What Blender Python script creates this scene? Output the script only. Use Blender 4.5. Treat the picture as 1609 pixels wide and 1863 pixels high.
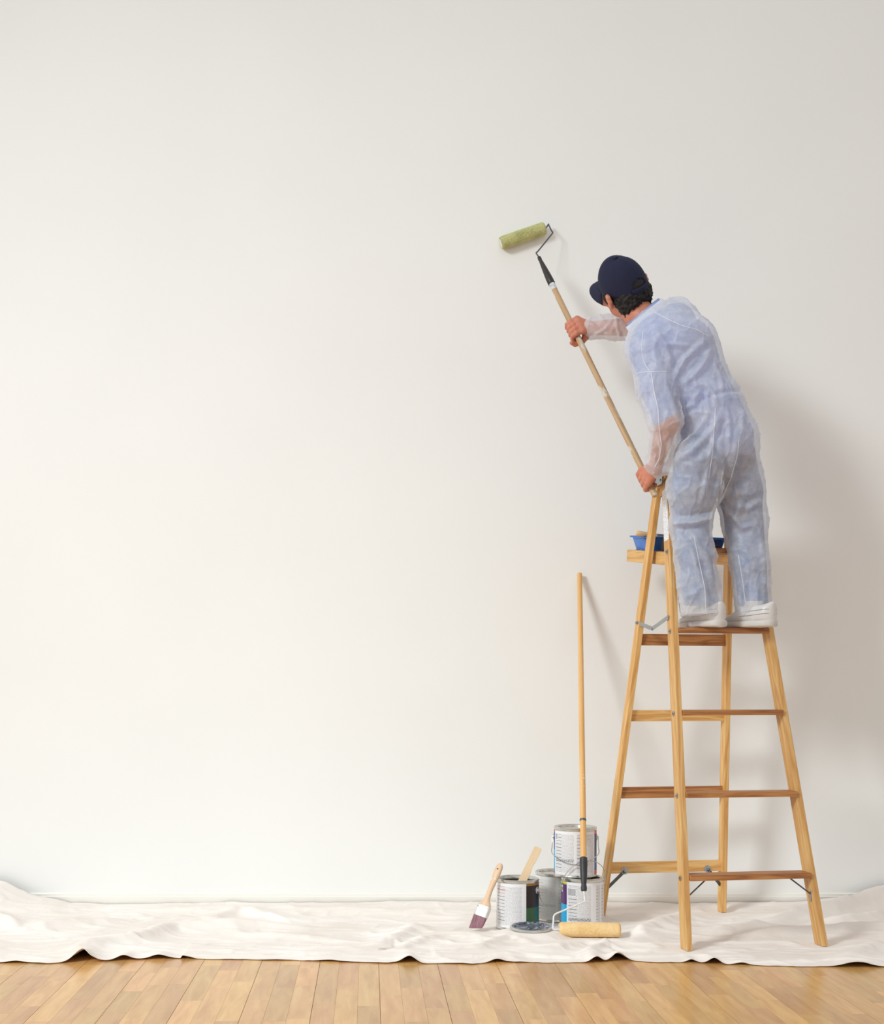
import bpy, bmesh, math, random
import numpy as np
from mathutils import Vector, Matrix
from mathutils.bvhtree import BVHTree

for o in list(bpy.data.objects):
    bpy.data.objects.remove(o)
random.seed(7)
rng = np.random.default_rng(7)
SC = bpy.context.scene
COL = SC.collection

# ------------------------------------------------------------------ camera
FPX, PX0, PY0, CAMH = 2400.0, 670.0, 1250.0, 0.946
cd = bpy.data.cameras.new('camera')
cd.sensor_fit = 'HORIZONTAL'; cd.sensor_width = 36.0
cd.lens = FPX / 1609 * 36.0
cd.shift_x = (804.5 - PX0) / 1609
cd.shift_y = (PY0 - 931.5) / 1609
cd.clip_end = 200
cam = bpy.data.objects.new('camera', cd); COL.objects.link(cam)
cam.location = (0, 0, CAMH); cam.rotation_euler = (math.pi / 2, 0, 0)
SC.camera = cam

# ------------------------------------------------------------------ light
SC.view_settings.view_transform = 'Standard'
SC.view_settings.look = 'None'
SC.view_settings.gamma = 1.0
SC.view_settings.use_curve_mapping = False
SC.view_settings.exposure = 0.0
w = bpy.data.worlds.new('studio'); SC.world = w; w.use_nodes = True
w.node_tree.nodes['Background'].inputs[0].default_value = (1.0, 0.985, 0.985, 1)
w.node_tree.nodes['Background'].inputs[1].default_value = 0.68

def area(name, loc, target, sx, sy, power, color, spread=180):
    l = bpy.data.lights.new(name, 'AREA'); l.shape = 'RECTANGLE'; l.size = sx; l.size_y = sy
    l.energy = power; l.color = color; l.spread = math.radians(spread)
    o = bpy.data.objects.new(name, l); COL.objects.link(o)
    o.location = loc
    o.rotation_euler = (Vector(target) - Vector(loc)).to_track_quat('-Z', 'Y').to_euler()
    return o
area('studio_softbox', (-5.0, -0.1, 4.9), (0.75, 5.6, -0.1), 1.8, 1.8, 75, (0.93, 1.0, 1.02), 71)

# ------------------------------------------------------------------ helpers
def W(px, py, d):
    return Vector(((px - PX0) / FPX * d, d, CAMH - (py - PY0) / FPX * d))
def WF(px, py, z=0.0):
    d = (CAMH - z) * FPX / (py - PY0)
    return Vector(((px - PX0) / FPX * d, d, z))

def hsh(i, j, k, seed):
    n = (i.astype(np.int64) * 374761393 + j.astype(np.int64) * 668265263 + k.astype(np.int64) * 2147483647 + seed * 1274126177) & 0xFFFFFFFF
    n = ((n ^ (n >> 13)) * 1274126177) & 0xFFFFFFFF
    n = n ^ (n >> 16)
    return (n & 0xFFFFFF) / float(0xFFFFFF) * 2 - 1
def vnoise(x, y, z, seed=0):
    xi, yi, zi = np.floor(x), np.floor(y), np.floor(z)
    fx, fy, fz = x - xi, y - yi, z - zi
    sx, sy, sz = [f * f * f * (f * (f * 6 - 15) + 10) for f in (fx, fy, fz)]
    r = 0
    for a in (0, 1):
        for b in (0, 1):
            for c in (0, 1):
                wgt = (sx if a else 1 - sx) * (sy if b else 1 - sy) * (sz if c else 1 - sz)
                r = r + wgt * hsh(xi + a, yi + b, zi + c, seed)
    return r

def new_mesh_obj(name, verts, faces, mat, parent=None, smooth=False, loc=None, rot=None):
    me = bpy.data.meshes.new(name)
    me.from_pydata([tuple(v) for v in verts], [], [tuple(int(i) for i in f) for f in faces])
    me.validate(); me.update()
    if mat is not None: me.materials.append(mat)
    if smooth:
        me.polygons.foreach_set('use_smooth', [True] * len(me.polygons))
    o = bpy.data.objects.new(name, me); COL.objects.link(o)
    if loc is not None: o.location = loc
    if rot is not None: o.rotation_euler = rot
    if parent is not None: attach(o, parent)
    return o
def attach(o, parent):
    o.parent = parent
    m = Matrix.Identity(4); p = parent
    # all roots and intermediate parents are resolved by their full world matrix
    chain = []
    while p is not None:
        chain.append(p); p = p.parent
    wm = Matrix.Identity(4)
    for q in reversed(chain):
        wm = wm @ q.matrix_parent_inverse @ q.matrix_basis
    o.matrix_parent_inverse = wm.inverted()
def from_bm(name, bm, mat, parent=None, smooth=False, matrix=None):
    me = bpy.data.meshes.new(name); bm.to_mesh(me); bm.free()
    mats = mat if isinstance(mat, (list, tuple)) else [mat]
    for m in mats: me.materials.append(m)
    if smooth: me.polygons.foreach_set('use_smooth', [True] * len(me.polygons))
    o = bpy.data.objects.new(name, me); COL.objects.link(o)
    if matrix is not None: o.matrix_basis = matrix
    if parent is not None: attach(o, parent)
    return o
def empty(name, loc, label, cat, group=None):
    o = bpy.data.objects.new(name, None); COL.objects.link(o)
    o.empty_display_size = 0.05; o.location = loc
    tag(o, label, cat, group)
    return o
def tag(o, label, cat=None, group=None):
    o['label'] = label
    if cat: o['category'] = cat
    if group: o['group'] = group
    return o
def autosmooth(o, ang=0.7):
    me = o.data
    me.polygons.foreach_set('use_smooth', [True] * len(me.polygons))
    bm = bmesh.new(); bm.from_mesh(me)
    for e in bm.edges:
        if len(e.link_faces) == 2 and e.calc_face_angle(0) > ang: e.smooth = False
    bm.to_mesh(me); bm.free()
    return o

def frame_from(p0, p1, side):
    """matrix at p0; local Z along p0->p1, local X ~ side"""
    z = (Vector(p1) - Vector(p0)); L = z.length; z.normalize()
    x = Vector(side) - z * Vector(side).dot(z); x.normalize()
    y = z.cross(x)
    m = Matrix((x, y, z)).transposed().to_4x4(); m.translation = Vector(p0)
    return m, L
def bar(name, p0, p1, side, wx, wy, mat, parent=None, bev=0.002, flatten=None):
    """rectangular bar from p0 to p1, wx along side, wy across; flatten=z level the start end is sawn to"""
    m, L = frame_from(p0, p1, side)
    bm = bmesh.new()
    bmesh.ops.create_cube(bm, size=1.0)
    for v in bm.verts:
        v.co = Vector((v.co.x * wx, v.co.y * wy, (v.co.z + 0.5) * L))
    if flatten is not None:
        zd = m.to_3x3() @ Vector((0, 0, 1))
        for v in bm.verts:
            if v.co.z < L * 0.5:
                wv = m @ v.co
                v.co.z += (flatten - wv.z) / zd.z
    if bev:
        bmesh.ops.bevel(bm, geom=list(bm.edges), offset=bev, segments=2, profile=0.6, affect='EDGES')
    return from_bm(name, bm, mat, parent, matrix=m)
def tube_data(pts, rad, n=8, closed=False, caps=True):
    pts = [Vector(p) for p in pts]; N = len(pts)
    rads = rad if hasattr(rad, '__len__') else [rad] * N
    verts, faces = [], []
    up = None
    for i, p in enumerate(pts):
        if closed: t = pts[(i + 1) % N] - pts[i - 1]
        else: t = pts[min(i + 1, N - 1)] - pts[max(i - 1, 0)]
        t.normalize()
        if up is None:
            up = Vector((0, 0, 1)) if abs(t.z) < 0.9 else Vector((1, 0, 0))
        up = (up - t * up.dot(t)).normalized()
        s = t.cross(up)
        for k in range(n):
            a = 2 * math.pi * k / n
            verts.append(p + (up * math.cos(a) + s * math.sin(a)) * rads[i])
    R = N if closed else N - 1
    for i in range(R):
        j = (i + 1) % N
        for k in range(n):
            k2 = (k + 1) % n
            faces.append((i * n + k, i * n + k2, j * n + k2, j * n + k))
    if caps and not closed:
        faces.append(tuple(range(n - 1, -1, -1)))
        faces.append(tuple((N - 1) * n + k for k in range(n)))
    return verts, faces
def smooth_path(pts, sub=6):
    P = [Vector(p) for p in pts]; out = []
    for i in range(len(P) - 1):
        p0 = P[max(i - 1, 0)]; p1 = P[i]; p2 = P[i + 1]; p3 = P[min(i + 2, len(P) - 1)]
        for s in range(sub):
            t = s / sub
            out.append(0.5 * ((2 * p1) + (-p0 + p2) * t + (2 * p0 - 5 * p1 + 4 * p2 - p3) * t * t + (-p0 + 3 * p1 - 3 * p2 + p3) * t ** 3))
    out.append(P[-1]); return out
def tube(name, pts, rad, mat, parent=None, n=8, closed=False):
    v, f = tube_data(pts, rad, n, closed)
    return autosmooth(new_mesh_obj(name, v, f, mat, parent), 1.0)
def lathe_data(profile, n=48, a0=0.0, a1=None):
    """profile [(r,z)] around Z"""
    full = a1 is None
    cnt = n if full else n + 1
    verts, faces = [], []
    for i in range(cnt):
        a = (2 * math.pi * i / n) if full else a0 + (a1 - a0) * i / n
        for r, z in profile: verts.append(Vector((r * math.cos(a), r * math.sin(a), z)))
    m = len(profile)
    for i in range(n):
        j = (i + 1) % cnt
        for k in range(m - 1):
            faces.append((i * m + k, j * m + k, j * m + k + 1, i * m + k + 1))
    return verts, faces
def lathe(name, profile, mat, parent=None, matrix=None, n=48, a0=0.0, a1=None, sharp=0.7):
    v, f = lathe_data(profile, n, a0, a1)
    bm = bmesh.new(); vs = [bm.verts.new(p) for p in v]
    for q in f:
        try: bm.faces.new([vs[i] for i in q])
        except ValueError: pass
    bmesh.ops.remove_doubles(bm, verts=bm.verts, dist=1e-6)
    o = from_bm(name, bm, mat, None)
    if matrix is not None: o.matrix_basis = matrix
    if parent is not None: attach(o, parent)
    return autosmooth(o, sharp)

# ------------------------------------------------------------------ materials
def mat_new(name):
    m = bpy.data.materials.new(name); m.use_nodes = True
    nt = m.node_tree; b = nt.nodes['Principled BSDF']
    return m, nt, b
def N(nt, typ, **kw):
    n = nt.nodes.new(typ)
    for k, v in kw.items(): setattr(n, k, v)
    return n
def ramp(nt, stops):
    r = N(nt, 'ShaderNodeValToRGB')
    el = r.color_ramp.elements
    while len(el) < len(stops): el.new(0.5)
    for e, (p, c) in zip(el, stops): e.position = p; e.color = (*c, 1)
    return r
def srgb(r, g, b):
    f = lambda c: (c / 255 / 12.92) if c / 255 <= 0.04045 else ((c / 255 + 0.055) / 1.055) ** 2.4
    return (f(r), f(g), f(b))
def plain(name, col, rough=0.5, metal=0.0, noise=0.0, nscale=30, bump=0.0, bscale=200, sss=0.0):
    m, nt, b = mat_new(name)
    b.inputs['Roughness'].default_value = rough; b.inputs['Metallic'].default_value = metal
    b.inputs['Base Color'].default_value = (*col, 1)
    tc = N(nt, 'ShaderNodeTexCoord')
    if noise:
        n = N(nt, 'ShaderNodeTexNoise'); n.inputs['Scale'].default_value = nscale; n.inputs['Detail'].default_value = 4
        nt.links.new(tc.outputs['Object'], n.inputs['Vector'])
        r = ramp(nt, [(0.3, tuple(c * (1 - noise) for c in col)), (0.7, tuple(min(1, c * (1 + noise)) for c in col))])
        nt.links.new(n.outputs['Fac'], r.inputs['Fac']); nt.links.new(r.outputs['Color'], b.inputs['Base Color'])
    if bump:
        n2 = N(nt, 'ShaderNodeTexNoise'); n2.inputs['Scale'].default_value = bscale; n2.inputs['Detail'].default_value = 3
        nt.links.new(tc.outputs['Object'], n2.inputs['Vector'])
        bp = N(nt, 'ShaderNodeBump'); bp.inputs['Strength'].default_value = bump; bp.inputs['Distance'].default_value = 0.002
        nt.links.new(n2.outputs['Fac'], bp.inputs['Height']); nt.links.new(bp.outputs['Normal'], b.inputs['Normal'])
    if sss:
        b.inputs['Subsurface Weight'].default_value = sss
        b.inputs['Subsurface Radius'].default_value = (0.02, 0.008, 0.004)
        b.inputs['Subsurface Scale'].default_value = 0.3
    return m
def wood(name, c_dark, c_mid, c_light, rough=0.45, grain=38.0, coat=0.0, paint=None, contrast=1.0):
    """grain runs along local Z; per-object random offset"""
    m, nt, b = mat_new(name)
    b.inputs['Roughness'].default_value = rough
    if coat: b.inputs['Coat Weight'].default_value = coat; b.inputs['Coat Roughness'].default_value = 0.25
    tc = N(nt, 'ShaderNodeTexCoord'); oi = N(nt, 'ShaderNodeObjectInfo')
    mul = N(nt, 'ShaderNodeMath', operation='MULTIPLY'); mul.inputs[1].default_value = 37.0
    nt.links.new(oi.outputs['Random'], mul.inputs[0])
    cx = N(nt, 'ShaderNodeCombineXYZ')
    for i in range(3): nt.links.new(mul.outputs[0], cx.inputs[i])
    add = N(nt, 'ShaderNodeVectorMath', operation='ADD')
    nt.links.new(tc.outputs['Object'], add.inputs[0]); nt.links.new(cx.outputs[0], add.inputs[1])
    mp = N(nt, 'ShaderNodeMapping'); mp.inputs['Scale'].default_value = (1, 1, 0.07)
    nt.links.new(add.outputs[0], mp.inputs['Vector'])
    wv = N(nt, 'ShaderNodeTexNoise'); wv.inputs['Scale'].default_value = grain; wv.inputs['Detail'].default_value = 1.5; wv.inputs['Distortion'].default_value = 0.6
    nt.links.new(mp.outputs[0], wv.inputs['Vector'])
    k = N(nt, 'ShaderNodeMath', operation='MULTIPLY'); k.inputs[1].default_value = 7.0
    nt.links.new(wv.outputs['Fac'], k.inputs[0])
    fr = N(nt, 'ShaderNodeMath', operation='PINGPONG'); fr.inputs[1].default_value = 1.0
    nt.links.new(k.outputs[0], fr.inputs[0])
    fine = N(nt, 'ShaderNodeTexNoise'); fine.inputs['Scale'].default_value = 260; fine.inputs['Detail'].default_value = 2
    nt.links.new(mp.outputs[0], fine.inputs['Vector'])
    mx = N(nt, 'ShaderNodeMath', operation='MULTIPLY_ADD'); mx.inputs[1].default_value = 0.45
    nt.links.new(fine.outputs['Fac'], mx.inputs[0]); 
    h = N(nt, 'ShaderNodeMath', operation='MULTIPLY'); h.inputs[1].default_value = 0.65 * contrast
    nt.links.new(fr.outputs[0], h.inputs[0]); nt.links.new(h.outputs[0], mx.inputs[2])
    r = ramp(nt, [(0.08, c_light), (0.5, c_mid), (0.95, c_dark)])
    nt.links.new(mx.outputs[0], r.inputs['Fac'])
    out = r.outputs['Color']
    tint = N(nt, 'ShaderNodeHueSaturation')
    mr = N(nt, 'ShaderNodeMapRange'); mr.inputs[3].default_value = 0.9; mr.inputs[4].default_value = 1.12
    nt.links.new(oi.outputs['Random'], mr.inputs[0]); nt.links.new(mr.outputs[0], tint.inputs['Value'])
    nt.links.new(out, tint.inputs['Color']); out = tint.outputs['Color']
    if paint:
        pn = N(nt, 'ShaderNodeTexNoise'); pn.inputs['Scale'].default_value = paint[1]; pn.inputs['Detail'].default_value = 4
        pm = N(nt, 'ShaderNodeMapping'); pm.inputs['Scale'].default_value = (1, 1, 0.35)
        nt.links.new(add.outputs[0], pm.inputs['Vector']); nt.links.new(pm.outputs[0], pn.inputs['Vector'])
        pr = ramp(nt, [(paint[2], (0, 0, 0)), (paint[2] + 0.05, (1, 1, 1))])
        nt.links.new(pn.outputs['Fac'], pr.inputs['Fac'])
        mixc = N(nt, 'ShaderNodeMix', data_type='RGBA')
        nt.links.new(pr.outputs['Color'], mixc.inputs[0]); nt.links.new(out, mixc.inputs[6]); mixc.inputs[7].default_value = (*paint[0], 1)
        out = mixc.outputs[2]
    nt.links.new(out, b.inputs['Base Color'])
    bp = N(nt, 'ShaderNodeBump'); bp.inputs['Strength'].default_value = 0.12; bp.inputs['Distance'].default_value = 0.001
    nt.links.new(mx.outputs[0], bp.inputs['Height']); nt.links.new(bp.outputs['Normal'], b.inputs['Normal'])
    return m

M = {}
M['wall'] = plain('wall_paint', srgb(238, 238, 235), 0.7, noise=0.012, nscale=1.5, bump=0.06, bscale=90)
M['trim'] = plain('trim_paint', srgb(238, 235, 227), 0.45, noise=0.01, nscale=4)
M['ladder'] = wood('ladder_pine', srgb(184, 128, 66), srgb(212, 164, 98), srgb(228, 190, 128), 0.45, contrast=0.8)
M['ladder_tread'] = wood('ladder_tread_pine', srgb(134, 82, 42), srgb(170, 112, 62), srgb(192, 138, 84), 0.5)
M['pole'] = wood('pole_wood', srgb(202, 150, 86), srgb(217, 170, 106), srgb(226, 184, 124), 0.4, grain=20, contrast=0.6, paint=((0.72, 0.7, 0.66), 55, 0.72))
M['pole_used'] = wood('used_pole_wood', srgb(146, 116, 82), srgb(178, 145, 106), srgb(194, 165, 128), 0.55, grain=24, contrast=0.6, paint=((0.62, 0.57, 0.48), 40, 0.58))
M['palewood'] = wood('pale_wood', srgb(206, 168, 124), srgb(224, 192, 150), srgb(234, 208, 170), 0.6, grain=30, contrast=0.5)
M['brushwood'] = wood('brush_handle_wood', srgb(190, 150, 116), srgb(206, 170, 136), srgb(216, 186, 154), 0.5, grain=30, contrast=0.4, paint=((0.82, 0.8, 0.76), 60, 0.64))
M['steel'] = plain('galvanised_steel', srgb(168, 172, 174), 0.35, 0.85, noise=0.12, nscale=60)
M['darksteel'] = plain('dark_steel', srgb(96, 98, 102), 0.45, 0.8, noise=0.2, nscale=60)
M['chrome'] = plain('wire_chrome', srgb(200, 200, 200), 0.18, 1.0)
M['whitewire'] = plain('painted_wire', srgb(226, 224, 220), 0.4, 0.1, noise=0.1, nscale=90)
M['tin'] = plain('tin', srgb(205, 205, 200), 0.24, 0.95, noise=0.1, nscale=25)
M['black'] = plain('black_rubber', srgb(46, 46, 50), 0.5, noise=0.3, nscale=50)
M['blackbrown'] = plain('black_plastic', srgb(46, 40, 40), 0.45, noise=0.25, nscale=50)
M['skin'] = plain('skin', srgb(200, 128, 102), 0.5, noise=0.09, nscale=60, bump=0.15, bscale=300, sss=0.12)
M['hair'] = plain('dark_hair', srgb(20, 15, 14), 0.65, noise=0.5, nscale=120, bump=0.9, bscale=160)
M['cap'] = plain('navy_cotton', srgb(16, 20, 52), 0.85, noise=0.12, nscale=40, bump=0.2, bscale=700)
M['shirt'] = plain('blue_cotton', srgb(136, 154, 202), 0.8, noise=0.06, nscale=20, bump=0.3, bscale=60)
M['jeans'] = plain('blue_denim', srgb(72, 106, 158), 0.85, noise=0.3, nscale=26, bump=0.4, bscale=80)
M['shoe'] = plain('white_leather', srgb(214, 211, 208), 0.35, noise=0.05, nscale=30, bump=0.35, bscale=60)
M['sole'] = plain('white_rubber', srgb(208, 204, 200), 0.6, noise=0.06, nscale=40)
M['bluetray'] = plain('blue_plastic', srgb(34, 112, 204), 0.3, noise=0.1, nscale=30)
M['bluetape'] = plain('deep_blue', srgb(22, 62, 130), 0.4)
M['grey'] = plain('grey_print', srgb(122, 132, 146), 0.5)
M['ferrule'] = plain('ferrule_nickel', srgb(225, 222, 216), 0.3, 0.7, noise=0.06, nscale=40)
M['sticker'] = plain('sticker', srgb(228, 230, 234), 0.45)
M['orange_print'] = plain('orange_print', srgb(196, 140, 80), 0.5)

def nap(name, c1, c2):
    m, nt, b = mat_new(name); b.inputs['Roughness'].default_value = 0.95
    tc = N(nt, 'ShaderNodeTexCoord')
    n = N(nt, 'ShaderNodeTexNoise'); n.inputs['Scale'].default_value = 210; n.inputs['Detail'].default_value = 3
    n2 = N(nt, 'ShaderNodeTexNoise'); n2.inputs['Scale'].default_value = 18
    nt.links.new(tc.outputs['Object'], n.inputs['Vector']); nt.links.new(tc.outputs['Object'], n2.inputs['Vector'])
    a = N(nt, 'ShaderNodeMath', operation='MULTIPLY_ADD'); a.inputs[1].default_value = 0.5
    nt.links.new(n2.outputs['Fac'], a.inputs[0]); 
    h = N(nt, 'ShaderNodeMath', operation='MULTIPLY'); h.inputs[1].default_value = 0.5
    nt.links.new(n.outputs['Fac'], h.inputs[0]); nt.links.new(h.outputs[0], a.inputs[2])
    r = ramp(nt, [(0.36, c1), (0.62, c2)]); nt.links.new(a.outputs[0], r.inputs['Fac'])
    nt.links.new(r.outputs['Color'], b.inputs['Base Color'])
    bp = N(nt, 'ShaderNodeBump'); bp.inputs['Strength'].default_value = 0.8; bp.inputs['Distance'].default_value = 0.002
    nt.links.new(n.outputs['Fac'], bp.inputs['Height']); nt.links.new(bp.outputs['Normal'], b.inputs['Normal'])
    return m
M['greennap'] = nap('green_paint_nap', srgb(158, 158, 100), srgb(206, 204, 144))
M['yellownap'] = nap('yellow_nap', srgb(226, 186, 122), srgb(246, 216, 162))

def bristle_mat():
    m, nt, b = mat_new('plum_bristle'); b.inputs['Roughness'].default_value = 0.575
    tc = N(nt, 'ShaderNodeTexCoord'); mp = N(nt, 'ShaderNodeMapping'); mp.inputs['Scale'].default_value = (1, 1, 0.03)
    nt.links.new(tc.outputs['Object'], mp.inputs['Vector'])
    n = N(nt, 'ShaderNodeTexNoise'); n.inputs['Scale'].default_value = 420
    nt.links.new(mp.outputs[0], n.inputs['Vector'])
    r = ramp(nt, [(0.3, srgb(104, 60, 74)), (0.7, srgb(160, 112, 122))])
    nt.links.new(n.outputs['Fac'], r.inputs['Fac']); nt.links.new(r.outputs['Color'], b.inputs['Base Color'])
    return m
M['bristle'] = bristle_mat()

def canvas_mat():
    m, nt, b = mat_new('canvas'); b.inputs['Roughness'].default_value = 0.9
    tc = N(nt, 'ShaderNodeTexCoord')
    n = N(nt, 'ShaderNodeTexNoise'); n.inputs['Scale'].default_value = 3.5; n.inputs['Detail'].default_value = 5
    nt.links.new(tc.outputs['Object'], n.inputs['Vector'])
    r = ramp(nt, [(0.3, srgb(232, 222, 212)), (0.7, srgb(242, 236, 229))])
    nt.links.new(n.outputs['Fac'], r.inputs['Fac'])
    g = N(nt, 'ShaderNodeNewGeometry')
    mixc = N(nt, 'ShaderNodeMix', data_type='RGBA')
    nt.links.new(r.outputs['Color'], mixc.inputs[6]); nt.links.new(r.outputs['Color'], mixc.inputs[7])
    nt.links.new(r.outputs['Color'], b.inputs['Base Color'])
    n2 = N(nt, 'ShaderNodeTexNoise'); n2.inputs['Scale'].default_value = 14; n2.inputs['Detail'].default_value = 6; n2.inputs['Distortion'].default_value = 1.2
    nt.links.new(tc.outputs['Object'], n2.inputs['Vector'])
    bp = N(nt, 'ShaderNodeBump'); bp.inputs['Strength'].default_value = 0.30; bp.inputs['Distance'].default_value = 0.008
    nt.links.new(n2.outputs['Fac'], bp.inputs['Height']); nt.links.new(bp.outputs['Normal'], b.inputs['Normal'])
    return m
M['canvas'] = canvas_mat()
M['canvas_back'] = plain('canvas_lining', srgb(232, 216, 186), 0.9, noise=0.04, nscale=6)

def plank_mat():
    m, nt, b = mat_new('maple_strip'); b.inputs['Roughness'].default_value = 0.25; b.inputs['Specular IOR Level'].default_value = 0.6
    tc = N(nt, 'ShaderNodeTexCoord'); oi = N(nt, 'ShaderNodeObjectInfo')
    mul = N(nt, 'ShaderNodeMath', operation='MULTIPLY'); mul.inputs[1].default_value = 53.0
    nt.links.new(oi.outputs['Random'], mul.inputs[0])
    cx = N(nt, 'ShaderNodeCombineXYZ')
    for i in range(3): nt.links.new(mul.outputs[0], cx.inputs[i])
    add = N(nt, 'ShaderNodeVectorMath', operation='ADD')
    nt.links.new(tc.outputs['Object'], add.inputs[0]); nt.links.new(cx.outputs[0], add.inputs[1])
    mp = N(nt, 'ShaderNodeMapping'); mp.inputs['Scale'].default_value = (1, 0.12, 1)
    nt.links.new(add.outputs[0], mp.inputs['Vector'])
    n = N(nt, 'ShaderNodeTexNoise'); n.inputs['Scale'].default_value = 34; n.inputs['Detail'].default_value = 5; n.inputs['Distortion'].default_value = 0.5
    nt.links.new(mp.outputs[0], n.inputs['Vector'])
    r = ramp(nt, [(0.25, srgb(192, 140, 80)), (0.5, srgb(209, 160, 97)), (0.78, srgb(222, 178, 112))])
    nt.links.new(n.outputs['Fac'], r.inputs['Fac'])
    hs = N(nt, 'ShaderNodeHueSaturation')
    mr = N(nt, 'ShaderNodeMapRange'); mr.inputs[3].default_value = 0.82; mr.inputs[4].default_value = 1.12
    nt.links.new(oi.outputs['Random'], mr.inputs[0]); nt.links.new(mr.outputs[0], hs.inputs['Value'])
    w2 = N(nt, 'ShaderNodeTexWhiteNoise', noise_dimensions='1D')
    nt.links.new(mul.outputs[0], w2.inputs['W'])
    mr2 = N(nt, 'ShaderNodeMapRange'); mr2.inputs[3].default_value = 0.493; mr2.inputs[4].default_value = 0.506
    nt.links.new(w2.outputs['Value'], mr2.inputs[0]); nt.links.new(mr2.outputs[0], hs.inputs['Hue'])
    nt.links.new(r.outputs['Color'], hs.inputs['Color']); nt.links.new(hs.outputs['Color'], b.inputs['Base Color'])
    return m
M['plank'] = plank_mat()
M['subfloor'] = plain('floor_joint', srgb(168, 122, 80), 0.6, noise=0.1)

def coverall_mat():
    m, nt, b = mat_new('white_nonwoven')
    nt.nodes.remove(b)
    out = [x for x in nt.nodes if x.type == 'OUTPUT_MATERIAL'][0]
    tc = N(nt, 'ShaderNodeTexCoord')
    n = N(nt, 'ShaderNodeTexNoise'); n.inputs['Scale'].default_value = 34; n.inputs['Detail'].default_value = 6; n.inputs['Roughness'].default_value = 0.65
    nt.links.new(tc.outputs['Object'], n.inputs['Vector'])
    n3 = N(nt, 'ShaderNodeTexNoise'); n3.inputs['Scale'].default_value = 9; n3.inputs['Detail'].default_value = 4; n3.inputs['Distortion'].default_value = 1.0
    nt.links.new(tc.outputs['Object'], n3.inputs['Vector'])
    s = N(nt, 'ShaderNodeMath', operation='ADD'); nt.links.new(n.outputs['Fac'], s.inputs[0]); nt.links.new(n3.outputs['Fac'], s.inputs[1])
    mr = N(nt, 'ShaderNodeMapRange'); mr.inputs[1].default_value = 0.7; mr.inputs[2].default_value = 1.3
    mr.inputs[3].default_value = 0.34; mr.inputs[4].default_value = 0.62
    nt.links.new(s.outputs[0], mr.inputs[0])
    lw = N(nt, 'ShaderNodeLayerWeight'); lw.inputs['Blend'].default_value = 0.22
    mx = N(nt, 'ShaderNodeMath', operation='MULTIPLY_ADD'); mx.inputs[1].default_value = 0.3; mx.use_clamp = True
    nt.links.new(lw.outputs['Facing'], mx.inputs[0]); nt.links.new(mr.outputs[0], mx.inputs[2])
    bp = N(nt, 'ShaderNodeBump'); bp.inputs['Strength'].default_value = 0.5; bp.inputs['Distance'].default_value = 0.008
    nt.links.new(n3.outputs['Fac'], bp.inputs['Height'])
    d = N(nt, 'ShaderNodeBsdfDiffuse'); d.inputs['Color'].default_value = (0.86, 0.87, 0.90, 1)
    t = N(nt, 'ShaderNodeBsdfTranslucent'); t.inputs['Color'].default_value = (0.86, 0.87, 0.90, 1)
    g = N(nt, 'ShaderNodeBsdfGlossy'); g.inputs['Roughness'].default_value = 0.42; g.inputs['Color'].default_value = (0.9, 0.9, 0.92, 1)
    for x in (d, t, g): nt.links.new(bp.outputs['Normal'], x.inputs['Normal'])
    m1 = N(nt, 'ShaderNodeMixShader'); m1.inputs[0].default_value = 0.25
    nt.links.new(d.outputs[0], m1.inputs[1]); nt.links.new(t.outputs[0], m1.inputs[2])
    m2 = N(nt, 'ShaderNodeMixShader'); m2.inputs[0].default_value = 0.05
    nt.links.new(m1.outputs[0], m2.inputs[1]); nt.links.new(g.outputs[0], m2.inputs[2])
    tr = N(nt, 'ShaderNodeBsdfTransparent'); tr.inputs['Color'].default_value = (0.96, 0.97, 1, 1)
    m3 = N(nt, 'ShaderNodeMixShader')
    nt.links.new(mx.outputs[0], m3.inputs[0]); nt.links.new(tr.outputs[0], m3.inputs[1]); nt.links.new(m2.outputs[0], m3.inputs[2])
    nt.links.new(m3.outputs[0], out.inputs['Surface'])
    return m
M['coverall'] = coverall_mat()
M['seam'] = plain('white_seam_fabric', srgb(216, 219, 228), 0.8)

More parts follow.
